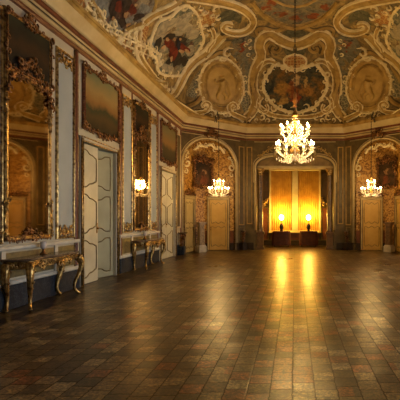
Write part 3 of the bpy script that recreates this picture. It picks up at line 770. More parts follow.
# side frescoes in the cove
P3 = [(150, 40), (157, 22), (171, 15), (178, 8), (187, 5), (197, 14), (201, 30), (203, 40), (195, 54), (187, 62), (181, 74), (165, 75), (157, 70), (155, 58), (149, 52)]
for s, wd in ((1, 'left'), (-1, 'right')):
    f = wp if s == 1 else wpm
    t = thing('ceiling_fresco', mx(VS(176, 42)[0], s), 'blue-grey cloud fresco with red robed figures above the far door of the left wall' if s == 1 else 'blue-grey cloud fresco cut off by the right edge of the photo', 'fresco')
    m = MB(); patch(m, P3, .02, sides=(s,))
    m.build('painting', fresco('fresco_side_' + wd, sky, 1.0, [(f(161, 33), .45, (.42, .36, .24)), (f(160, 60), .35, (.40, .33, .20)), (f(176, 45), .50, (.12, .055, .03)), (f(169, 40), .28, (.15, .02, .010)), (f(172, 52), .24, (.13, .02, .010)), (f(181, 46), .25, (.03, .025, .03)), (f(189, 47), .24, (.13, .04, .018)), (f(182, 20), .40, (.42, .38, .28)), (f(194, 30), .3, (.45, .36, .22)), (f(153, 48), .3, (.28, .31, .32)), (f(178, 66), .3, (.20, .18, .13))]), t)
    m = MB(); ribbon(m, P3, 2.4, closed=True, lace=.4, sides=(s,), h=.08); curls(m, P3, .12, .34, 12, (s,), True); m.build('frame', M_['lace'], t)
    def blobs(part, lst, c1, c2, hh, each=False):
        m = MB(); mt = pm(part + '_paint_' + wd, c1, c2, 3.5, .75, spec=.2, dist=1.5)
        for (x, y, rx, ry, ro) in lst:
            rnd = random.Random(int(x * 7 + y * 13)); pp = []
            for j in range(9):
                a = 2 * PI * j / 9; k = rnd.uniform(.7, 1.25); ex, ey = rx * k * math.cos(a), ry * k * math.sin(a)
                pp.append((x + ex * math.cos(ro) - ey * math.sin(ro), y + ex * math.sin(ro) + ey * math.cos(ro)))
            patch(m, pp, hh, 3, 3, sides=(s,))
            if each: m.build(part, mt, t); m = MB()
        if not each: m.build(part, mt, t)
    blobs('painted_clouds', [(166, 26, 8, 5, -.6), (176, 22, 7, 5, 0), (184, 26, 8, 6, .5), (192, 34, 6, 7, .3), (159, 36, 5, 5, -.5), (158, 60, 5, 5, .3), (166, 68, 7, 4, .2), (190, 50, 5, 6, .5), (162, 49, 5, 3, -.6), (178, 33, 5, 3, .2)], (.46, .39, .25), (.24, .21, .15), .03)
    blobs('painted_shade', [(157, 44, 3, 8, .3), (168, 36, 7, 3, -.5), (181, 39, 5, 3, .3), (176, 58, 5, 9, .1), (184, 60, 4, 5, .4), (169, 61, 4, 3, 0)], (.055, .045, .03), (.025, .02, .014), .04)
    blobs('painted_robes', [(168, 43, 5, 5, .2), (173, 52, 4, 7, .2), (183, 47, 6, 3, .5)], (.20, .035, .015), (.09, .014, .007), .05)
    blobs('painted_dark_robe', [(177, 43, 2.5, 6, .1)], (.03, .03, .045), (.012, .012, .018), .06)
    blobs('painted_flesh', [(166, 38, 1.6, 2.2, .2), (162, 46, 3, 1.6, -.5), (180, 50, 3.5, 1.5, .3), (186, 50, 3, 1.4, .5), (173, 38, 1.4, 1.6, 0), (170, 58, 1.5, 3, .2), (179, 38, 1.2, 1.4, 0)], (.50, .33, .17), (.34, .19, .08), .065, True)
P4 = [(92, -6), (95, 8), (101, 20), (108, 32), (114, 38), (121, 32), (132, 26), (144, 21), (151, 12), (155, 2), (150, -8), (120, -14)]
t = thing('ceiling_fresco', VS(125, 12)[0], 'brown and slate fresco at the top edge, nearest the camera on the left cove', 'fresco')
m = MB(); patch(m, P4, .02)
m.build('painting', fresco('fresco_near', [(.3, (.05, .035, .03)), (.42, (.13, .08, .055)), (.5, (.20, .18, .15)), (.58, (.24, .25, .25)), (.7, (.34, .26, .15))], 1.0, [(wp(119, 4), .5, (.07, .03, .018)), (wp(130, 8), .26, (.13, .025, .012)), (wp(116, 27), .28, (.24, .27, .30)), (wp(126, 22), .2, (.38, .26, .14)), (wp(143, 3), .3, (.36, .31, .22)), (wp(101, 4), .3, (.20, .22, .23)), (wp(140, 14), .3, (.13, .14, .15))]), t)
s = 1; wd = 'near'
blobs('painted_clouds', [(104, 12, 4, 7, .4), (114, 28, 5, 5, 0), (128, 20, 6, 3, -.4), (143, 8, 6, 5, .3)], (.24, .25, .23), (.12, .12, .11), .03)
blobs('painted_shade', [(112, 8, 5, 9, .2), (121, 22, 4, 5, .3), (137, 16, 6, 3, -.4), (126, 4, 5, 8, 0)], (.05, .035, .025), (.022, .014, .011), .04, True)
blobs('painted_robes', [(131, 9, 4, 5, .3), (117, 6, 4, 7, -.2)], (.17, .03, .014), (.07, .013, .007), .05, True)
blobs('painted_flesh', [(124, 14, 2, 3.5, .4), (134, 4, 1.6, 2, 0), (126, 24, 3, 1.6, -.5), (111, 18, 1.6, 3, .2)], (.40, .26, .13), (.26, .14, .06), .06, True)
m = MB(); ribbon(m, P4, 2.4, closed=True, lace=.4, h=.07); m.build('frame', M_['ochre'], t)
m = MB()
for pp in ([(84, -4), (86, 6), (93, 14), (96, 24), (104, 30), (110, 40), (114, 46), (112, 50)], [(90, 4), (99, 10), (104, 22), (113, 33)], [(117, 42), (126, 33), (138, 27), (148, 22)], [(81, 10), (84, 18), (92, 24), (101, 28)], [(96, 30), (103, 38), (110, 44)]):
    curls(m, pp, .12, .26, int(pp[0][0])); ribbon(m, pp, 1.5, lace=.5, h=.06)
m.build('trim_10', M_['lace'], kind='structure')

# painted grounds: lattice, diaper and garden patches of the vault
def field(name, lst, mat, sides=B2, h=.012):
    m = MB()
    for pp in lst: patch(m, pp, h, sides=sides)
    return m.build(name, mat, kind='structure')
field('trim_11', [ov(206, 18, 9.5, 8.5), [(118, 44), (128, 38), (134, 46), (138, 54), (132, 54), (122, 46)], [(74, -2), (88, -2), (87, 8), (80, 6)], [(140, 26), (148, 24), (147, 36), (143, 50), (146, 60), (151, 70), (144, 62), (139, 48)]], M_['lattice'])
field('trim_12', [[(243, 80), (247, 74), (251, 86), (250, 100), (246, 113), (241, 105), (240, 92)], [(186, 95), (191, 82), (199, 70), (205, 66), (203, 76), (198, 88), (196, 97)]], M_['diaper'])
field('trim_13', [[(222, 12), (232, 10), (241, 16), (240, 23), (233, 20), (225, 22), (219, 20)], [(283, 33), (290, 29), (295, 32), (295, 37), (288, 36)], [(286, 46), (293, 47), (294, 53), (287, 55), (284, 50)]], fresco('vault_green', [(.35, (.07, .075, .05)), (.6, (.15, .14, .085))], 2))
gr = [(231, 42), (240, 35), (252, 36), (260, 44), (258, 56), (252, 64), (249, 76), (243, 74), (238, 60), (229, 54)]
for s, wd in ((1, 'left'), (-1, 'right')):
    f = wp if s == 1 else wpm
    o = MB(); patch(o, gr, .02, sides=(s,))
    ob = o.build('painted_ground', fresco('vault_garden_' + wd, [(.35, (.10, .10, .075)), (.5, (.20, .19, .14)), (.62, (.28, .20, .09)), (.75, (.38, .24, .09))], 1.6, [(f(243, 44), .20, (.28, .05, .015)), (f(241, 40), .12, (.05, .04, .05)), (f(246, 42), .11, (.50, .40, .28)), (f(242, 49), .13, (.26, .04, .012))]))
    tag(ob, 'small painted ground with tiny red figures, %s of the dark blue fresco' % wd, 'fresco', 'small painted grounds')
# crown ring with a flower garland
o = MB(); patch(o, [(254, -6), (258, 4), (266, 13), (280, 21), (295, 24), (310, 21), (324, 13), (332, 4), (336, -6), (315, -14), (275, -14)], .015)
ob = o.build('crown_fresco', fresco('fresco_crown', [(.3, (.10, .095, .07)), (.45, (.17, .16, .12)), (.6, (.24, .19, .10)), (.72, (.40, .30, .14))], 1.5, [(wp(x, y), .26, (.24, .05, .012)) for x, y in ((266, 8), (280, 14), (297, 18), (312, 16), (327, 8), (272, 2))]))
tag(ob, 'grey-green crown fresco with red flowers at the top middle of the ceiling', 'fresco')
m = MB(); ribbon(m, [(252, 2), (260, 12), (270, 20), (283, 26), (295, 28.5)], 4.0, sides=B2, lace=.2)
ribbon(m, [(272, -2), (284, 4), (295, 6)], 2.2, sides=B2, lace=.4); m.build('trim_14', M_['ochre'], kind='structure')

# large ochre scrollwork with cream lace edges
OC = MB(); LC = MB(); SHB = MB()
def scroll(pts, w0, w1, lace=True, h=.09):
    ribbon(OC, pts, w0, w1, sides=B2, h=h)
    ribbon(SHB, pts, w0 + 3.2, w1 + 2.6, sides=B2, h=.012, prof=[(-1, 0), (-.9, 1), (.9, 1), (1, 0)])  # wider flat dark band: shade painted in under and beside each scroll
    path = cr(pts, 3)
    if lace:
        for sg in (-1, 1):
            e = []
            for i, p in enumerate(path):
                a = path[max(i - 1, 0)]; b = path[min(i + 1, len(path) - 1)]; d = (b - a)
                if d.length < 1e-6: continue
                d.normalize(); wd = (w0 + (w1 - w0) * i / (len(path) - 1)) * .5
                e.append((p.x - d.y * sg * wd, p.y + d.x * sg * wd))
            ribbon(LC, e[::2] if len(e) > 8 else e, 1.3, sides=B2, lace=.7, h=.10, sub=5, prof=[(-1, 0), (-.5, 1), (.5, 1), (1, 0)])
scroll([(186, -5), (210, -1), (233, 4), (247, 11), (253, 20), (249, 28), (240, 32), (229, 31), (222, 27), (226, 22.5), (232, 24)], 8, 3)
scroll([(222, 34), (213, 44), (205, 53), (194, 61), (185, 72), (179, 84), (173, 94), (165, 97), (160, 90), (162, 82)], 8, 4)
scroll([(204, 58), (212, 56), (219, 52), (228, 54), (236, 62)], 5, 3, False)
scroll([(294, 44), (284, 41), (271, 33.5), (262, 37), (259, 46), (261, 55), (256, 66), (253, 77), (253, 90), (256, 102), (251, 113), (244, 120)], 9, 9)
scroll([(268, 54), (266, 47), (270, 41.5), (277, 42), (281, 47), (277, 51.5), (272, 49.5), (274, 46)], 3.6, 2.2, False)
scroll([(258, 68), (263, 62), (270, 60), (276, 62)], 5, 3)
scroll([(284, 27), (276, 30), (262, 27), (256, 30), (258, 35)], 4, 2.5, False)
scroll([(244, 120), (237, 116), (231, 113), (228, 107), (232, 103), (236, 106), (233, 109)], 5, 2)
scroll([(180, 110), (188, 114), (198, 113), (206, 111), (209, 105), (205, 102), (202, 105), (204, 108)], 5, 2)
scroll([(256, 104), (263, 110), (272, 115), (284, 117), (293, 117)], 5, 3)
scroll([(262, 96), (258, 104), (262, 112), (268, 110), (266, 104)], 4, 2)
scroll([(222, 36), (230, 34), (238, 36)], 4, 2, False)
scroll([(142, 22), (152, 14), (166, 8), (180, 0)], 6, 5)
scroll([(137, 30), (136, 44), (139, 58), (147, 70), (155, 80), (164, 84)], 5, 4)
scroll([(210, 26), (214, 36), (208, 46), (206, 52)], 4, 2)
scroll([(160, 76), (154, 82), (150, 79), (153, 75)], 3, 2, False)
scroll([(172, 100), (182, 107), (194, 104), (200, 98), (203, 90)], 4, 3, False)
OC.build('trim_15', M_['ochre'], kind='structure'); LC.build('trim_16', M_['lace'], kind='structure'); SHB.build('trim_19', M_['scrollshade'], kind='structure')
m = MB()
for pp in ([(140, 68), (145, 73), (150, 77)], [(252, 118), (262, 119), (275, 119)], [(206, 110), (214, 116), (222, 118), (230, 115)], [(139, 24), (136, 40), (138, 54), (146, 68)], [(247, 40), (250, 52), (254, 62)], [(200, 9), (212, 10), (216, 18), (212, 26), (202, 27), (197, 20)], [(160, 80), (168, 88), (176, 92)]):
    curls(m, pp, .14, .28, int(pp[0][1]), B2)
m.build('trim_17', M_['lace'], kind='structure')

# ------------------------------------------------------------------ left wall: bays
MIR = [7.5, 12.85]
def grey_panel(u0, u1, i):
    t = thing('trim_panel_%d' % i, L @ Vector(((u0 + u1) / 2, 0, 1.1)), kind='structure')
    m = MB(L); m.box(u0 + .05, u1 - .05, 0, .02, 1.2, 5.08); m.build('panel', M_['grey'], t)
    m = MB(L); mould(m, u0, u1, 1.14, 5.14, 0, .055, .05); m.build('moulding', M_['gold'], t)
    m = MB(L); c = (u0 + u1) / 2
    for z, sg in ((4.98, -1), (1.26, 1)):
        m.carve([(u0 + .08, z), (u1 - .08, z)], .025, .055, .075, i)
        m.carve([(u0 + .09, z + sg * .14), (u0 + .2, z + sg * .05)], .025, .05, .07, i + 1); m.carve([(u1 - .09, z + sg * .14), (u1 - .2, z + sg * .05)], .025, .05, .07, i + 2)
        m.carve([(c - .06, z + sg * .1), (c + .06, z + sg * .1)], .025, .05, .06, i + 3)
    m.build('gilt_ornament', M_['gold'], t)
pi = 1
for C in MIR:
    for u0, u1 in ((C - 1.42, C - .76), (C + .76, C + 1.42)): grey_panel(u0, u1, pi); pi += 1
    tr = thing('trim_strip_%d' % pi, L @ Vector((C, 0, 1.1)), kind='structure')
    m = MB(L)
    for u in (C - 1.52, C + 1.52): m.box(u - .045, u + .045, 0, .04, 0.5, 5.36, .015)
    if C > 10: m.box(C - .742, C - .698, 0, .03, 1.14, 5.36, .01)
    m.build('russet_strips', M_['redgold'], tr)
    m = MB(L)
    for u in (C - 1.585, C + 1.585, C - 1.455, C + 1.455): m.tube([(u, .02, .5), (u, .02, 5.36)], .014, 5)
    m.build('gilt_beads', M_['gold'], tr)
    a, b = C - 1.6, C + 1.6
    dd = thing('trim_dado_%d' % pi, L @ Vector((C, 0, 0)), kind='structure')
    m = MB(L); m.box(a, b, 0, .07, 1.02, 1.10, .02); m.box(a, b, 0, .06, .42, .50, .02)
    for u in (a + .06, C - .75, C + .75, b - .06): m.box(u - .05, u + .05, 0, .035, .5, 1.02)
    m.build('white_rails', M_['white'], dd)
    m = MB(L)
    for u0, u1 in ((a + .13, C - .82), (C - .68, C + .68), (C + .82, b - .13)): m.box(u0, u1, 0, .02, .54, .98)
    m.build('dado_panels', M_['dado'], dd)
    m = MB(L); m.box(a, b, 0, .05, 0, .42, .01); m.build('marble_base', M_['blue'], dd)

carv_seed = [1]
def gilt_frame(m, u0, u1, w0, w1, n0, size, step, cres=True):
    carv_seed[0] += 1; k = carv_seed[0]
    m.carve([(u0, w0), (u1, w0), (u1, w1), (u0, w1), (u0, w0)], n0, size, step, k)
    for u, w in rect(u0, u1, w0, w1): m.curl(u, w, n0, size * 2.0, k, 1, size * .45); m.ball((u, n0 + size, w), size * .7, 6, 4)
    if cres:
        c = (u0 + u1) / 2
        m.carve([(c - .22, w1), (c - .08, w1 + .08), (c, w1 + .16), (c + .08, w1 + .08), (c + .22, w1)], n0, size * 1.25, size * 1.3, k + 9)
        m.carve([(c - .15, w1 - .05), (c + .15, w1 - .05)], n0, size, size * 1.2, k + 10)
pmats = [painting('overdoor_landscape_near', [(.0, (.02, .014, .006)), (.22, (.075, .045, .014)), (.36, (.035, .04, .015)), (.5, (.24, .12, .032)), (.7, (.30, .20, .07)), (.95, (.17, .17, .08))], 1.6, .22),
         painting('overdoor_landscape_far', [(.0, (.02, .012, .006)), (.35, (.06, .045, .018)), (.5, (.24, .13, .04)), (.85, (.17, .14, .06))], 1.6, .2)]
door_state = [('standing ajar', ), ('closed', )]
for i, D in enumerate(DOORS):
    # painting over the door
    D += .12
    t = thing('overdoor_painting', L @ Vector((D, 0, 3.6)), ['dark landscape painting in a carved gilt frame above the near double door', 'landscape painting in carved gilt frame above the far double door, left wall'][i], 'painting', 'overdoor paintings')
    m = MB(L); m.box(D - .88, D + .88, .01, .04, 3.72, 5.12); m.build('canvas', pmats[i], t)
    m = MB(L); mould(m, D - .93, D + .93, 3.67, 5.17, 0, .06, .08); m.build('frame', M_['redgold'], t)
    m = MB(L); gilt_frame(m, D - .91, D + .91, 3.70, 5.14, .05, .045, .12); [m.carve([(x - .25 * q, z), (x, z), (x, z + .25 * r_)], .05, .065, .08, 77) for x, z, q, r_ in ((D - .9, 3.72, -1, 1), (D + .9, 3.72, 1, 1), (D - .9, 5.12, -1, -1), (D + .9, 5.12, 1, -1))]; m.carve([(D - .3, 3.66), (D, 3.60), (D + .3, 3.66)], .05, .06, .09, 78); m.build('carved_ornament', M_['darkgold'], t)
    # door
    D -= .12
    dn[0] += 1
    d = thing('door_%d' % dn[0], L @ Vector((D, 0, 0)), kind='structure')
    m = MB(L)
    for a, b in ((D - .97, D - OPW), (D + OPW, D + .97)): m.box(a, b, 0, .08, 0, 3.44, .03)
    m.box(D - .97, D + .97, 0, .085, OPH - .0, 3.47, .03); m.build('frame', M_['cream'], d)
    m = MB(L)
    for u in (D - .95, D - .89, D + .89, D + .95): m.tube([(u, .085, 0), (u, .085, 3.42)], .018, 5)
    for z in (3.36, 3.45): m.tube([(D - .96, .085, z), (D + .96, .085, z)], .018, 5)
    m.build('gilt_bead', M_['gold'], d)
    m = MB(L); m.box(D - OPW - .045, D - OPW - .02, 0, .09, 0, 3.3); m.box(D + OPW + .02, D + OPW + .045, 0, .09, 0, 3.3); m.build('russet_bead', M_['gold'], d)
    spans = [(2.32, OPH - .16), (1.22, 2.14), (.16, 1.04)]
    # near leaf
    m = MB(L); m.box(D - OPW, D + .0, -.07, -.02, .01, OPH - .02, .008); lf = m.build('leaf', M_['door'], d)
    m = MB(L); door_lines(m, D - OPW + .12, D - .10, -.015, .017, spans, 1); m.build('panel_moulding', M_['goldline'], lf)
    m = MB(L); m.ball((D - .06, .01, 1.32), (.03, .035, .03)); m.box(D - .085, D - .035, -.02, -.01, 1.2, 1.45); m.build('handle', M_['brass'], lf)
    # far leaf (of the near door: pushed a little inward)
    ang = R_ang = math.radians(15) if i == 0 else 0
    H = L @ Matrix.Translation((D + OPW, -.07, 0)) @ Matrix.Rotation(ang, 4, 'Z')
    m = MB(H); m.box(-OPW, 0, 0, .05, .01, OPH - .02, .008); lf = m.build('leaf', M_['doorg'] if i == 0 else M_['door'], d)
    m = MB(H); door_lines(m, -OPW + .10, -.12, .055, .015, spans, -1); m.build('panel_moulding', M_['goldline'], lf)
    # closed passage behind
    m = MB(L); m.box(D - OPW - .1, D + OPW + .1, -.62, -.56, 0, OPH + .1); m.build('passage_back', M_['dark'], d)

for i, C in enumerate((7.41, 12.83)):
    t = thing('wall_mirror', L @ Vector((C, 0, 1.15)), ['tall gilt trumeau mirror with dark painting on top, above the nearest console', 'gilt trumeau mirror between the two double doors, above the second console'][i], 'mirror', 'trumeau mirrors')
    m = MB(L); m.box(C - .56, C + .56, .02, .04, 1.26, 4.10); m.build('mirror_glass', M_['mirror'], t)
    m = MB(L); m.box(C - .60, C + .60, .02, .05, 4.16, 5.12); m.build('painting', painting('trumeau_painting_%d' % (i + 1), [(.0, (.006, .005, .004)), (.35, (.012, .008, .005)), (.55, (.045, .02, .007)), (.75, (.02, .016, .008)), (.95, (.03, .028, .013))], 2.5, .3), t)
    m = MB(L)
    for u in (C - .60, C + .60): m.box(u - .04, u + .04, 0, .06, 1.2, 5.16, .02)
    m.box(C - .65, C + .65, 0, .07, 5.10, 5.18, .02); m.box(C - .65, C + .65, 0, .07, 1.18, 1.27, .02); m.box(C - .60, C + .60, .02, .07, 4.08, 4.18, .02)
    m.build('frame', M_['gold'], t)
    m = MB(L); gilt_frame(m, C - .62, C + .62, 4.2, 5.14, .06, .042, .11)
    arch = [(C - .6, 3.75), (C - .56, 4.0), (C - .4, 4.15), (C - .22, 4.22), (C, 4.42), (C + .22, 4.22), (C + .4, 4.15), (C + .56, 4.0), (C + .6, 3.75)]
    m.carve(arch, .06, .06, .08, 21 + i); m.carve([(C - .3, 4.3), (C, 4.5), (C + .3, 4.3)], .07, .07, .10, 23 + i)
    m.carve([(C - .45, 4.06), (C, 4.14), (C + .45, 4.06)], .06, .05, .11, 25 + i)
    m.build('crest_carving', M_['darkgold'], t)
    for sg in (-1, 1):
        m = MB(L)
        m.carve([(C + sg * .61, 3.8), (C + sg * .62, 3.3)], .05, .045, .09, 31 + i); m.carve([(C + sg * .61, 3.3), (C + sg * .60, 1.9)], .05, .017, .07, 33 + i)
        m.carve([(C + sg * .60, 1.9), (C + sg * .66, 1.5), (C + sg * .62, 1.2)], .05, .045, .085, 35 + i)
        m.build('side_carving', M_['gold'], t)
    m = MB(L)
    m.carve([(C - .6, 1.2), (C + .6, 1.2)], .05, .045, .08, 37 + i)
    m.carve([(C - .3, 1.2), (C - .15, 1.30), (C, 1.38), (C + .15, 1.30), (C + .3, 1.2)], .05, .05, .08, 39 + i)
    m.build('lower_carving', M_['darkgold'], t)

# console tables
for i, C in enumerate((7.58, 12.92)):
    t = thing('console_table', L @ Vector((C, .25, 0)), ['gilded rococo console table with marble top in the left foreground', 'gilded rococo console table between the two double doors of the left wall'][i], 'console table', 'gilded console tables')
    hw = .93; dp = .50
    out = [(C - hw, .06), (C - hw, .20), (C - hw + .06, .36), (C - hw + .20, .46), (C - .45, .44), (C - .2, .50), (C, .52), (C + .2, .50), (C + .45, .44), (C + hw - .20, .46), (C + hw - .06, .36), (C + hw, .20), (C + hw, .06)]
    prof = [Vector(out[0])] + cr(out[1:-1], 4) + [Vector(out[-1])]
    m = MB(L)
    lv = [(.845, .97), (.855, 1.0), (.875, 1.01), (.885, .995), (.89, .98)]
    rg = [[m.pt((C + (p.x - C) * k, .06 + (p.y - .06) * k, z)) for p in prof] for z, k in lv]
    n = len(prof)
    for A0, B0 in zip(rg, rg[1:]):
        for j in range(n): m.face([A0[j], A0[(j + 1) % n], B0[(j + 1) % n], B0[j]])
    m.face(rg[0]); m.face(rg[-1]); m.build('tabletop', M_['tabletop'], t)
    m = MB(L)
    pr2 = [(C + (p.x - C) * .94, .06 + (p.y - .06) * .92) for p in prof]
    for z0, z1, k in ((.76, .845, 1.0),):
        lo = [m.pt((x, y, z0 - .03 * abs(math.sin(5 * (x - C))))) for x, y in pr2]; hi = [m.pt((x, y, z1)) for x, y in pr2]
        for j in range(n - 1): m.face([lo[j], lo[j + 1], hi[j + 1], hi[j]])
    m.build('apron', M_['gold'], t)
    m = MB(L)
    m.tube([(x, y + .01, .835) for x, y in pr2], .014, 5); m.tube([(x, y + .005, .755 - .03 * abs(math.sin(5 * (x - C)))) for x, y in pr2], .016, 5)
    rr = random.Random(60 + i)
    for j in range(1, n - 1):
        x, y = pr2[j]
        m.curl(x, .79 - .03 * rr.random(), y + .005, .035, rr.uniform(0, 6), (-1) ** j, .011)
        m.ball((x, y + .02, .76), (.018, .015, .02), 5, 3)
    for ux, sz in ((C, .075), (C - .42, .05), (C + .42, .05)):
        yy = .5 if ux == C else .42
        m.curl(ux - sz * .7, .72, yy, sz, 0, 1, sz * .3); m.curl(ux + sz * .7, .72, yy, sz, PI, -1, sz * .3); m.ball((ux, yy + .03, .70), (sz * .6, sz * .5, sz), 6, 5)
    m.build('apron_carving', M_['gold'], t)
    for (ux, ny, ox, oy) in ((C - .74, .42, -.06, .04), (C + .74, .42, .06, .04), (C - .86, .10, -.05, .02), (C + .64, .10, .05, .02)):
        m = MB(L)
        q = [(0, 0, .78), (ox * .9, oy * .9, .70), (ox * 1.2, oy * 1.2, .58), (ox * .5, oy * .5, .42), (ox * -.6, oy * -.6, .27), (ox * -.8, oy * -.8, .14), (ox * .0, oy * .0, .05), (ox * .7, oy * .7, .025)]
        P = cr([(a[0] / (ox or 1), a[2]) for a in q], 3)
        PP = [(ux + p.x * ox, ny + p.x * oy, p.y) for p in P]; NN = len(PP)
        m.tube(PP, [.080 * (1 - .70 * min(1, (j / NN * 1.6) ** .8)) + .005 for j in range(NN)], 7)
        m.curl(ux + ox * .6, .72, ny + oy + .03, .05, 0, 1, .018); m.curl(ux + ox, .60, ny + oy + .03, .035, 2, -1, .013)
        m.ball((ux + ox * .4, ny + oy * .5, .022), (.04, .04, .022), 8, 4); m.ball((ux + ox * .8, ny + oy + .04, .66), (.025, .02, .05), 6, 4)
        m.carve([(ux + ox * .2, .76), (ux + ox * 1.1, .60), (ux + ox * .8, .46)], ny + oy + .04, .03, .045, 80)
        m.curl(ux - ox * .2, .38, ny + .02, .035, 1, 1, .012)
        m.build('leg', M_['gold'], t)
    # porcelain cup on a foot
    u, n_ = (7.60, .17) if i == 0 else (12.74, .17)
    p = thing('porcelain_urn', L @ Vector((u, n_, .892)), ['small white porcelain urn on the nearest console', 'small white porcelain urn on the second console'][i], 'urn', 'porcelain urns')
    m = MB(); m.lathe([(.06, 0), (.07, .012), (.04, .03), (.02, .07), (.024, .10)], L @ Vector((u, n_, .892)), 14); m.build('foot', M_['darkgold'], p)
    m = MB(); m.lathe([(.024, .10), (.055, .13), (.062, .18), (.05, .225), (.062, .24), (.055, .245)], L @ Vector((u, n_, .892)), 14); m.build('bowl', M_['porcelain'], p)

# bracket consoles on the pilasters
def bracket(F, u, label, big):
    t = thing('bracket_console', F @ Vector((u, .14, 0)), label, 'console', 'bracket consoles')
    k = big; h = .95
    m = MB(F); m.box(u - .13 * k, u + .13 * k, 0.05, .28, 0, .36, .015); m.build('plinth', M_['blue'] if F is L else M_['blackbase'], t)
    m = MB(F)
    pts = [(u, .12, .36), (u, .16, .46), (u, .13, .58), (u, .18, .72), (u, .24, .84), (u, .26, .90)]
    m.tube(pts, [.07 * k, .055 * k, .06 * k, .08 * k, .10 * k, .09 * k], 8)
    for sg in (-1, 1):
        m.curl(u + sg * .10 * k, .82, .14, .085 * k, PI / 2, sg, .028 * k); m.curl(u + sg * .07 * k, .55, .12, .06 * k, PI / 2, -sg, .02 * k)
    m.ball((u, .26, .72), (.05 * k, .04, .08), 7, 5); m.build('scroll_body', M_['darkgold'], t)
    m = MB(F); m.lathe([(.15 * k, 0), (.17 * k, .02), (.18 * k, .045), (.16 * k, .05)], (u, .19, .90), 14); m.build('top', M_['tabletop'], t)
bracket(L, 16.95, 'dark gilt bracket console on a blue marble plinth at the end of the left wall', 1.15)
bracket(CL, 3.19, 'dark gilt bracket console between the left niche and the great arch', .9)
bracket(CR, 3.19, 'dark gilt bracket console between the great arch and the right niche', .9)
m = MB(L); m.box(16.52, YC, 0, .03, 0, .42, .01); m.build('baseboard_left', M_['blue'], kind='structure')
tr = thing('trim_18', L @ Vector((16.95, 0, 1)), kind='structure')
m = MB(L); m.box(16.70, 17.15, 0, .02, 1.2, 5.05); m.build('strip_panel', M_['olive'], tr)
m = MB(L); mould(m, 16.64, 17.21, 1.14, 5.12, 0, .05, .045); m.build('strip_moulding', M_['cornice'], tr)
m = MB(L); m.box(16.55, 16.62, 0, .04, .42, 5.36, .01); m.box(17.25, 17.32, 0, .04, .42, 5.36, .01); m.build('russet_strips', M_['redgold'], tr)

# pedestals and niche paintings
for sd, (nm, F) in side_names.items():
    p = Vector((sd * 4.32, 18.38, 0)); t = thing('marble_pedestal', p, 'veined marble pedestal between the two doors of the %s niche' % nm, 'pedestal', 'niche pedestals')
    Fm = F.copy(); Fm.translation = p
    m = MB(Fm); m.box(-.19, .19, -.19, .19, 0, .26); m.box(-.16, .16, -.16, .16, .26, .32); m.build('plinth', M_['stoneped'], t)
    m = MB(Fm)
    for z0, z1, a, b in ((.32, 1.25, .125, .115),):
        A0 = [m.pt((x * a, y * a, z0)) for x, y in ((-1, -1), (1, -1), (1, 1), (-1, 1))]; B0 = [m.pt((x * b, y * b, z1)) for x, y in ((-1, -1), (1, -1), (1, 1), (-1, 1))]
        for j in range(4): m.face([A0[j], A0[(j + 1) % 4], B0[(j + 1) % 4], B0[j]])
        m.face(A0); m.face(B0)
    mould(m, -.09, .09, .42, 1.15, .118, .025, .012)
    m.build('shaft', M_['stonew'] if sd < 0 else M_['brownmarble'], t)
    m = MB(Fm); m.box(-.15, .15, -.15, .15, 1.25, 1.30); m.box(-.19, .19, -.19, .19, 1.30, 1.36); m.build('cap', M_['stonew'] if sd < 0 else M_['brownmarble'], t)
    # painting across the corner of the niche
    t = thing('niche_painting', F @ Vector((NC, -.6, 2.7)), 'dark portrait painting in a carved frame over the doors of the %s niche' % nm, 'painting', 'niche paintings')
    nn = -.66; c = NC
    m = MB(F); m.box(c - .42, c + .42, nn, nn + .03, 3.05, 4.22)
    m.build('canvas', fresco('niche_portrait_' + nm, [(.35, (.02, .012, .006)), (.6, (.07, .035, .014))], 2.0, [(tuple(F @ Vector((c, nn + .03, 3.75))), .13, (.30, .17, .08)), (tuple(F @ Vector((c, nn + .03, 3.35))), .27, (.16, .045, .015))], .4), t)
    m = MB(F); mould(m, c - .48, c + .48, 2.99, 4.28, nn, .07, .06); m.build('frame', M_['darkgold'], t)
    m = MB(F); gilt_frame(m, c - .47, c + .47, 3.02, 4.26, nn + .05, .075, .11)
    m.carve([(c - .3, 4.25), (c, 4.5), (c + .3, 4.25)], nn + .03, .08, .1, 55); m.build('carved_ornament', M_['darkgold'], t)
    # carved crest along each door head
    for i in (0, 2):
        Fi, Ln = NICHE[sd][i]; m = MB(Fi); m.carve([(.1, 2.66), (.35, 2.70), (.62, 2.78), (.9, 2.70), (Ln - .15, 2.66)], .03, .10, .12, 59 + i); m.carve([(.2, 2.64), (Ln - .2, 2.64)], .03, .06, .12, 61 + i)
        o = m.build('overdoor_carving', M_['darkgold']); tag(o, 'dark gilt rocaille carving on the head of the %s niche, over its %s door' % (nm, 'outer' if i == 0 else 'inner'), 'carving', 'niche carvings')

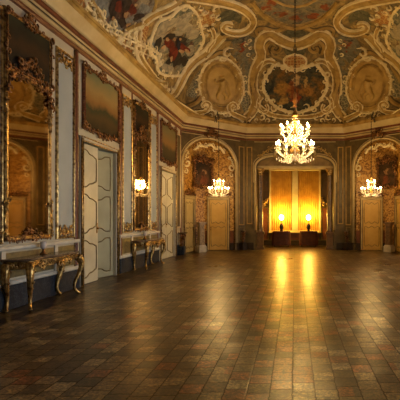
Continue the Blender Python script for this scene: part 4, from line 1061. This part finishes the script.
# ------------------------------------------------------------------ chandeliers
def chandelier(loc, rad_lo, rad_hi, n_lo, n_hi, top, label, k, bulb_r, chain_mat):
    """loc: point on the axis at the height of the lower ring"""
    x, y, z = loc
    t = thing('crystal_chandelier', loc, label, 'chandelier')
    m = MB()
    zt = .95 * k
    nl = max(2, int((top - z - zt) / .07))
    if nl < 80:
        for i in range(nl):
            zz = z + zt + (top - z - zt) * (i + .5) / nl; hh = (top - z - zt) / nl * .72; w = .018
            ring = [((w if i % 2 == 0 else 0) * math.cos(a), (0 if i % 2 == 0 else w) * math.cos(a), hh * math.sin(a)) for a in [2 * PI * j / 8 for j in range(8)]]
            m.tube([(x + a, y + b, zz + c) for a, b, c in ring], .008, 4, True)
    m.build('chain', chain_mat, t)
    m = MB(); m.lathe([(.012, -.30 * k), (.05 * k, -.25 * k), (.03 * k, -.2 * k), (.10 * k, -.08 * k), (.13 * k, 0), (.06 * k, .10 * k), (.035 * k, .22 * k), (.07 * k, .32 * k), (.10 * k, .42 * k), (.05 * k, .5 * k), (.03 * k, .66 * k), (.06 * k, .74 * k), (.03 * k, .84 * k), (.012, .96 * k)], loc, 12); m.build('stem', M_['amber'], t)
    m = MB(); m.lathe([(.03 * k, .80 * k), (.10 * k, .84 * k), (.05 * k, .92 * k), (.02, .98 * k)], loc, 12); m.build('crown', M_['brass'], t)
    first = None
    for n, rad, dz, tilt in ((n_lo, rad_lo, 0, 0), (n_hi, rad_hi, .42 * k, .3)):
        arm0 = None
        for i in range(n):
            a = 2 * PI * (i + tilt) / n
            Rz = Matrix.Rotation(a, 4, 'Z')
            if arm0 is None:
                m = MB(Matrix.Translation(loc))
                pth = cr([(.05 * k, .02), (.25 * rad, -.10 * k), (.6 * rad, -.15 * k), (.92 * rad, -.04 * k), (rad, .06 * k)], 4)
                m.tube([(p.x, 0, dz + p.y) for p in pth], .013 * k ** .5, 5)
                m.lathe([(.015, .055 * k), (.055 * k, .07 * k), (.05 * k, .085 * k), (.02, .09 * k)], (rad, 0, dz), 10)
                arm0 = m.build('arm', M_['crystal'], t)
                m = MB(Matrix.Translation(loc)); m.lathe([(.014, .085 * k), (.014, .085 * k + .075)], (rad, 0, dz), 8); cs = m.build('candle', M_['wax'], arm0)
                m = MB(Matrix.Translation(loc)); b0 = .085 * k + .075
                m.lathe([(.006, b0), (bulb_r * .8, b0 + bulb_r * .7), (bulb_r, b0 + bulb_r * 1.3), (bulb_r * .6, b0 + bulb_r * 2.3), (.004, b0 + bulb_r * 3.2)], (rad, 0, dz), 10); bl = m.build('bulb', M_['bulb'], arm0)
                m = MB(Matrix.Translation(loc))
                for q in range(6):
                    fa = q / 5; xx = .25 * rad + fa * .75 * rad; m.ball((xx, 0, dz - .20 * k - .05 * math.sin(PI * fa) * k), (.016 * k, .016 * k, .03 * k), 6, 4)
                for q in (-1, 0, 1): m.ball((rad, q * .045 * k, dz + .0 * k - .01 * abs(q)), (.014 * k, .014 * k, .032 * k), 6, 4)
                dr = m.build('crystal_drops', M_['crystal'], arm0); dr['kind'] = 'stuff'
                kids = [cs, bl, dr]; arm0.matrix_local = Rz
            else:
                c = dup(arm0, t, Rz)
                for kd in kids: dup(kd, c)
    m = MB()
    for rr_, zz, nn in ((rad_lo * .55, -.16 * k, 22), (rad_hi * .5, .34 * k, 16), (rad_hi * .45, .62 * k, 14)):
        for j in range(nn):
            a = 2 * PI * j / nn; m.ball((x + rr_ * math.cos(a), y + rr_ * math.sin(a), z + zz - .02), (.018 * k, .018 * k, .04 * k), 6, 4)
    for j in range(10):
        a = 2 * PI * j / 10
        for q in range(1, 7):
            f_ = q / 7; rr_ = .06 * k + (rad_hi * .5 - .06 * k) * f_ ** 2; m.ball((x + rr_ * math.cos(a), y + rr_ * math.sin(a), z + k * (.84 - .5 * f_)), .014 * k, 5, 4)
    c = m.build('crystal_garlands', M_['crystal'], t); c['kind'] = 'stuff'
    return t
MC = (0, 11.5, 3.50)
p, n_ = (Vector((0, 11.5, VZ0 + VH - .01)), None)
ch_ = chandelier(MC, .53, .41, 12, 8, p.z, 'large two-tier crystal chandelier with lit candle bulbs hanging in the middle of the hall', 1.20, .030, M_['iron'])
m = MB(); m.lathe([(.02, 1.24), (.06, 1.27), (.035, 1.34), (.075, 1.43), (.04, 1.52), (.055, 1.60), (.02, 1.70)], MC, 12); m.build('ceiling_tassel', M_['redgilt'], ch_)
SMC = []
for s2, wd in ((-1, 'left'), (1, 'right')):
    loc = (s2 * 3.24, 17.0, 2.66)
    SMC.append(loc)
    chandelier(loc, .42, .20, 9, 4, 5.66, 'small lit crystal chandelier hanging before the %s niche' % wd, .72, .026, M_['iron'])
    F = side_names[s2][1]
    t = thing('chandelier_bracket', F @ Vector((NC, .4, 5.8)), 'dark iron scroll bracket on the cornice holding the %s small chandelier' % wd, 'bracket', 'chandelier brackets')
    a = F @ Vector((NC, .36, 5.90)); b = Vector((loc[0], loc[1], 5.74)); d = (b - a)
    m = MB(); pts = [a + d * f_ + Vector((0, 0, .10 * math.sin(PI * f_))) for f_ in [i / 10 for i in range(11)]]
    m.tube(pts, .022, 6); m.build('arm', M_['iron'], t)
    u = d.normalized(); nf = Vector((-u.y, u.x, 0)); m = MB(Matrix(((u.x, nf.x, 0, a.x), (u.y, nf.y, 0, a.y), (0, 0, 1, a.z), (0, 0, 0, 1))))
    ln = d.length
    m.curl(ln * .9, -.02, -.01, .12, PI / 2, -1, .018); m.curl(ln * .62, .20, -.01, .12, -PI / 2, 1, .018); m.curl(ln * .35, -.02, -.01, .14, PI / 2, -1, .018); m.curl(ln * .12, .18, -.01, .14, -PI / 2, 1, .018)
    m.build('scrolls', M_['iron'], t)

# ------------------------------------------------------------------ lights
def plight(name, loc, e, col, r=.15):
    l = bpy.data.lights.new(name, 'POINT'); l.energy = e; l.color = col; l.shadow_soft_size = r
    o = bpy.data.objects.new(name, l); o.location = loc; COL.objects.link(o); return o
WARM = (1, .62, .21)
plight('chandelier_light', (0, 11.5, 4.0), 620, WARM, .35)
for x, y, z in SMC: plight('niche_light', (x, y, z + .3), 200, (1, .60, .20), .2)
for s2 in (-1, 1): plight('lamp_light', (s2 * .74, 22.0, 1.80), 170, (1, .56, .07), .10)
for i, d in enumerate(WINS):
    l = bpy.data.lights.new('daylight', 'AREA'); l.shape = 'RECTANGLE'; l.size = 1.4; l.size_y = 3.1; l.energy = [400, 290, 80][i]; l.color = (.88, .93, 1)
    o = bpy.data.objects.new('daylight', l); o.location = R @ Vector((d, -.42, 1.7)); o.rotation_euler = (0, PI / 2, 0); COL.objects.link(o)
    o.rotation_euler = Vector((-1, 0, 0)).to_track_quat('-Z', 'Z').to_euler()
w = bpy.data.worlds.new('world'); S.world = w; w.use_nodes = True
bg = w.node_tree.nodes['Background']; bg.inputs[0].default_value = (.5, .6, .8, 1); bg.inputs[1].default_value = .05
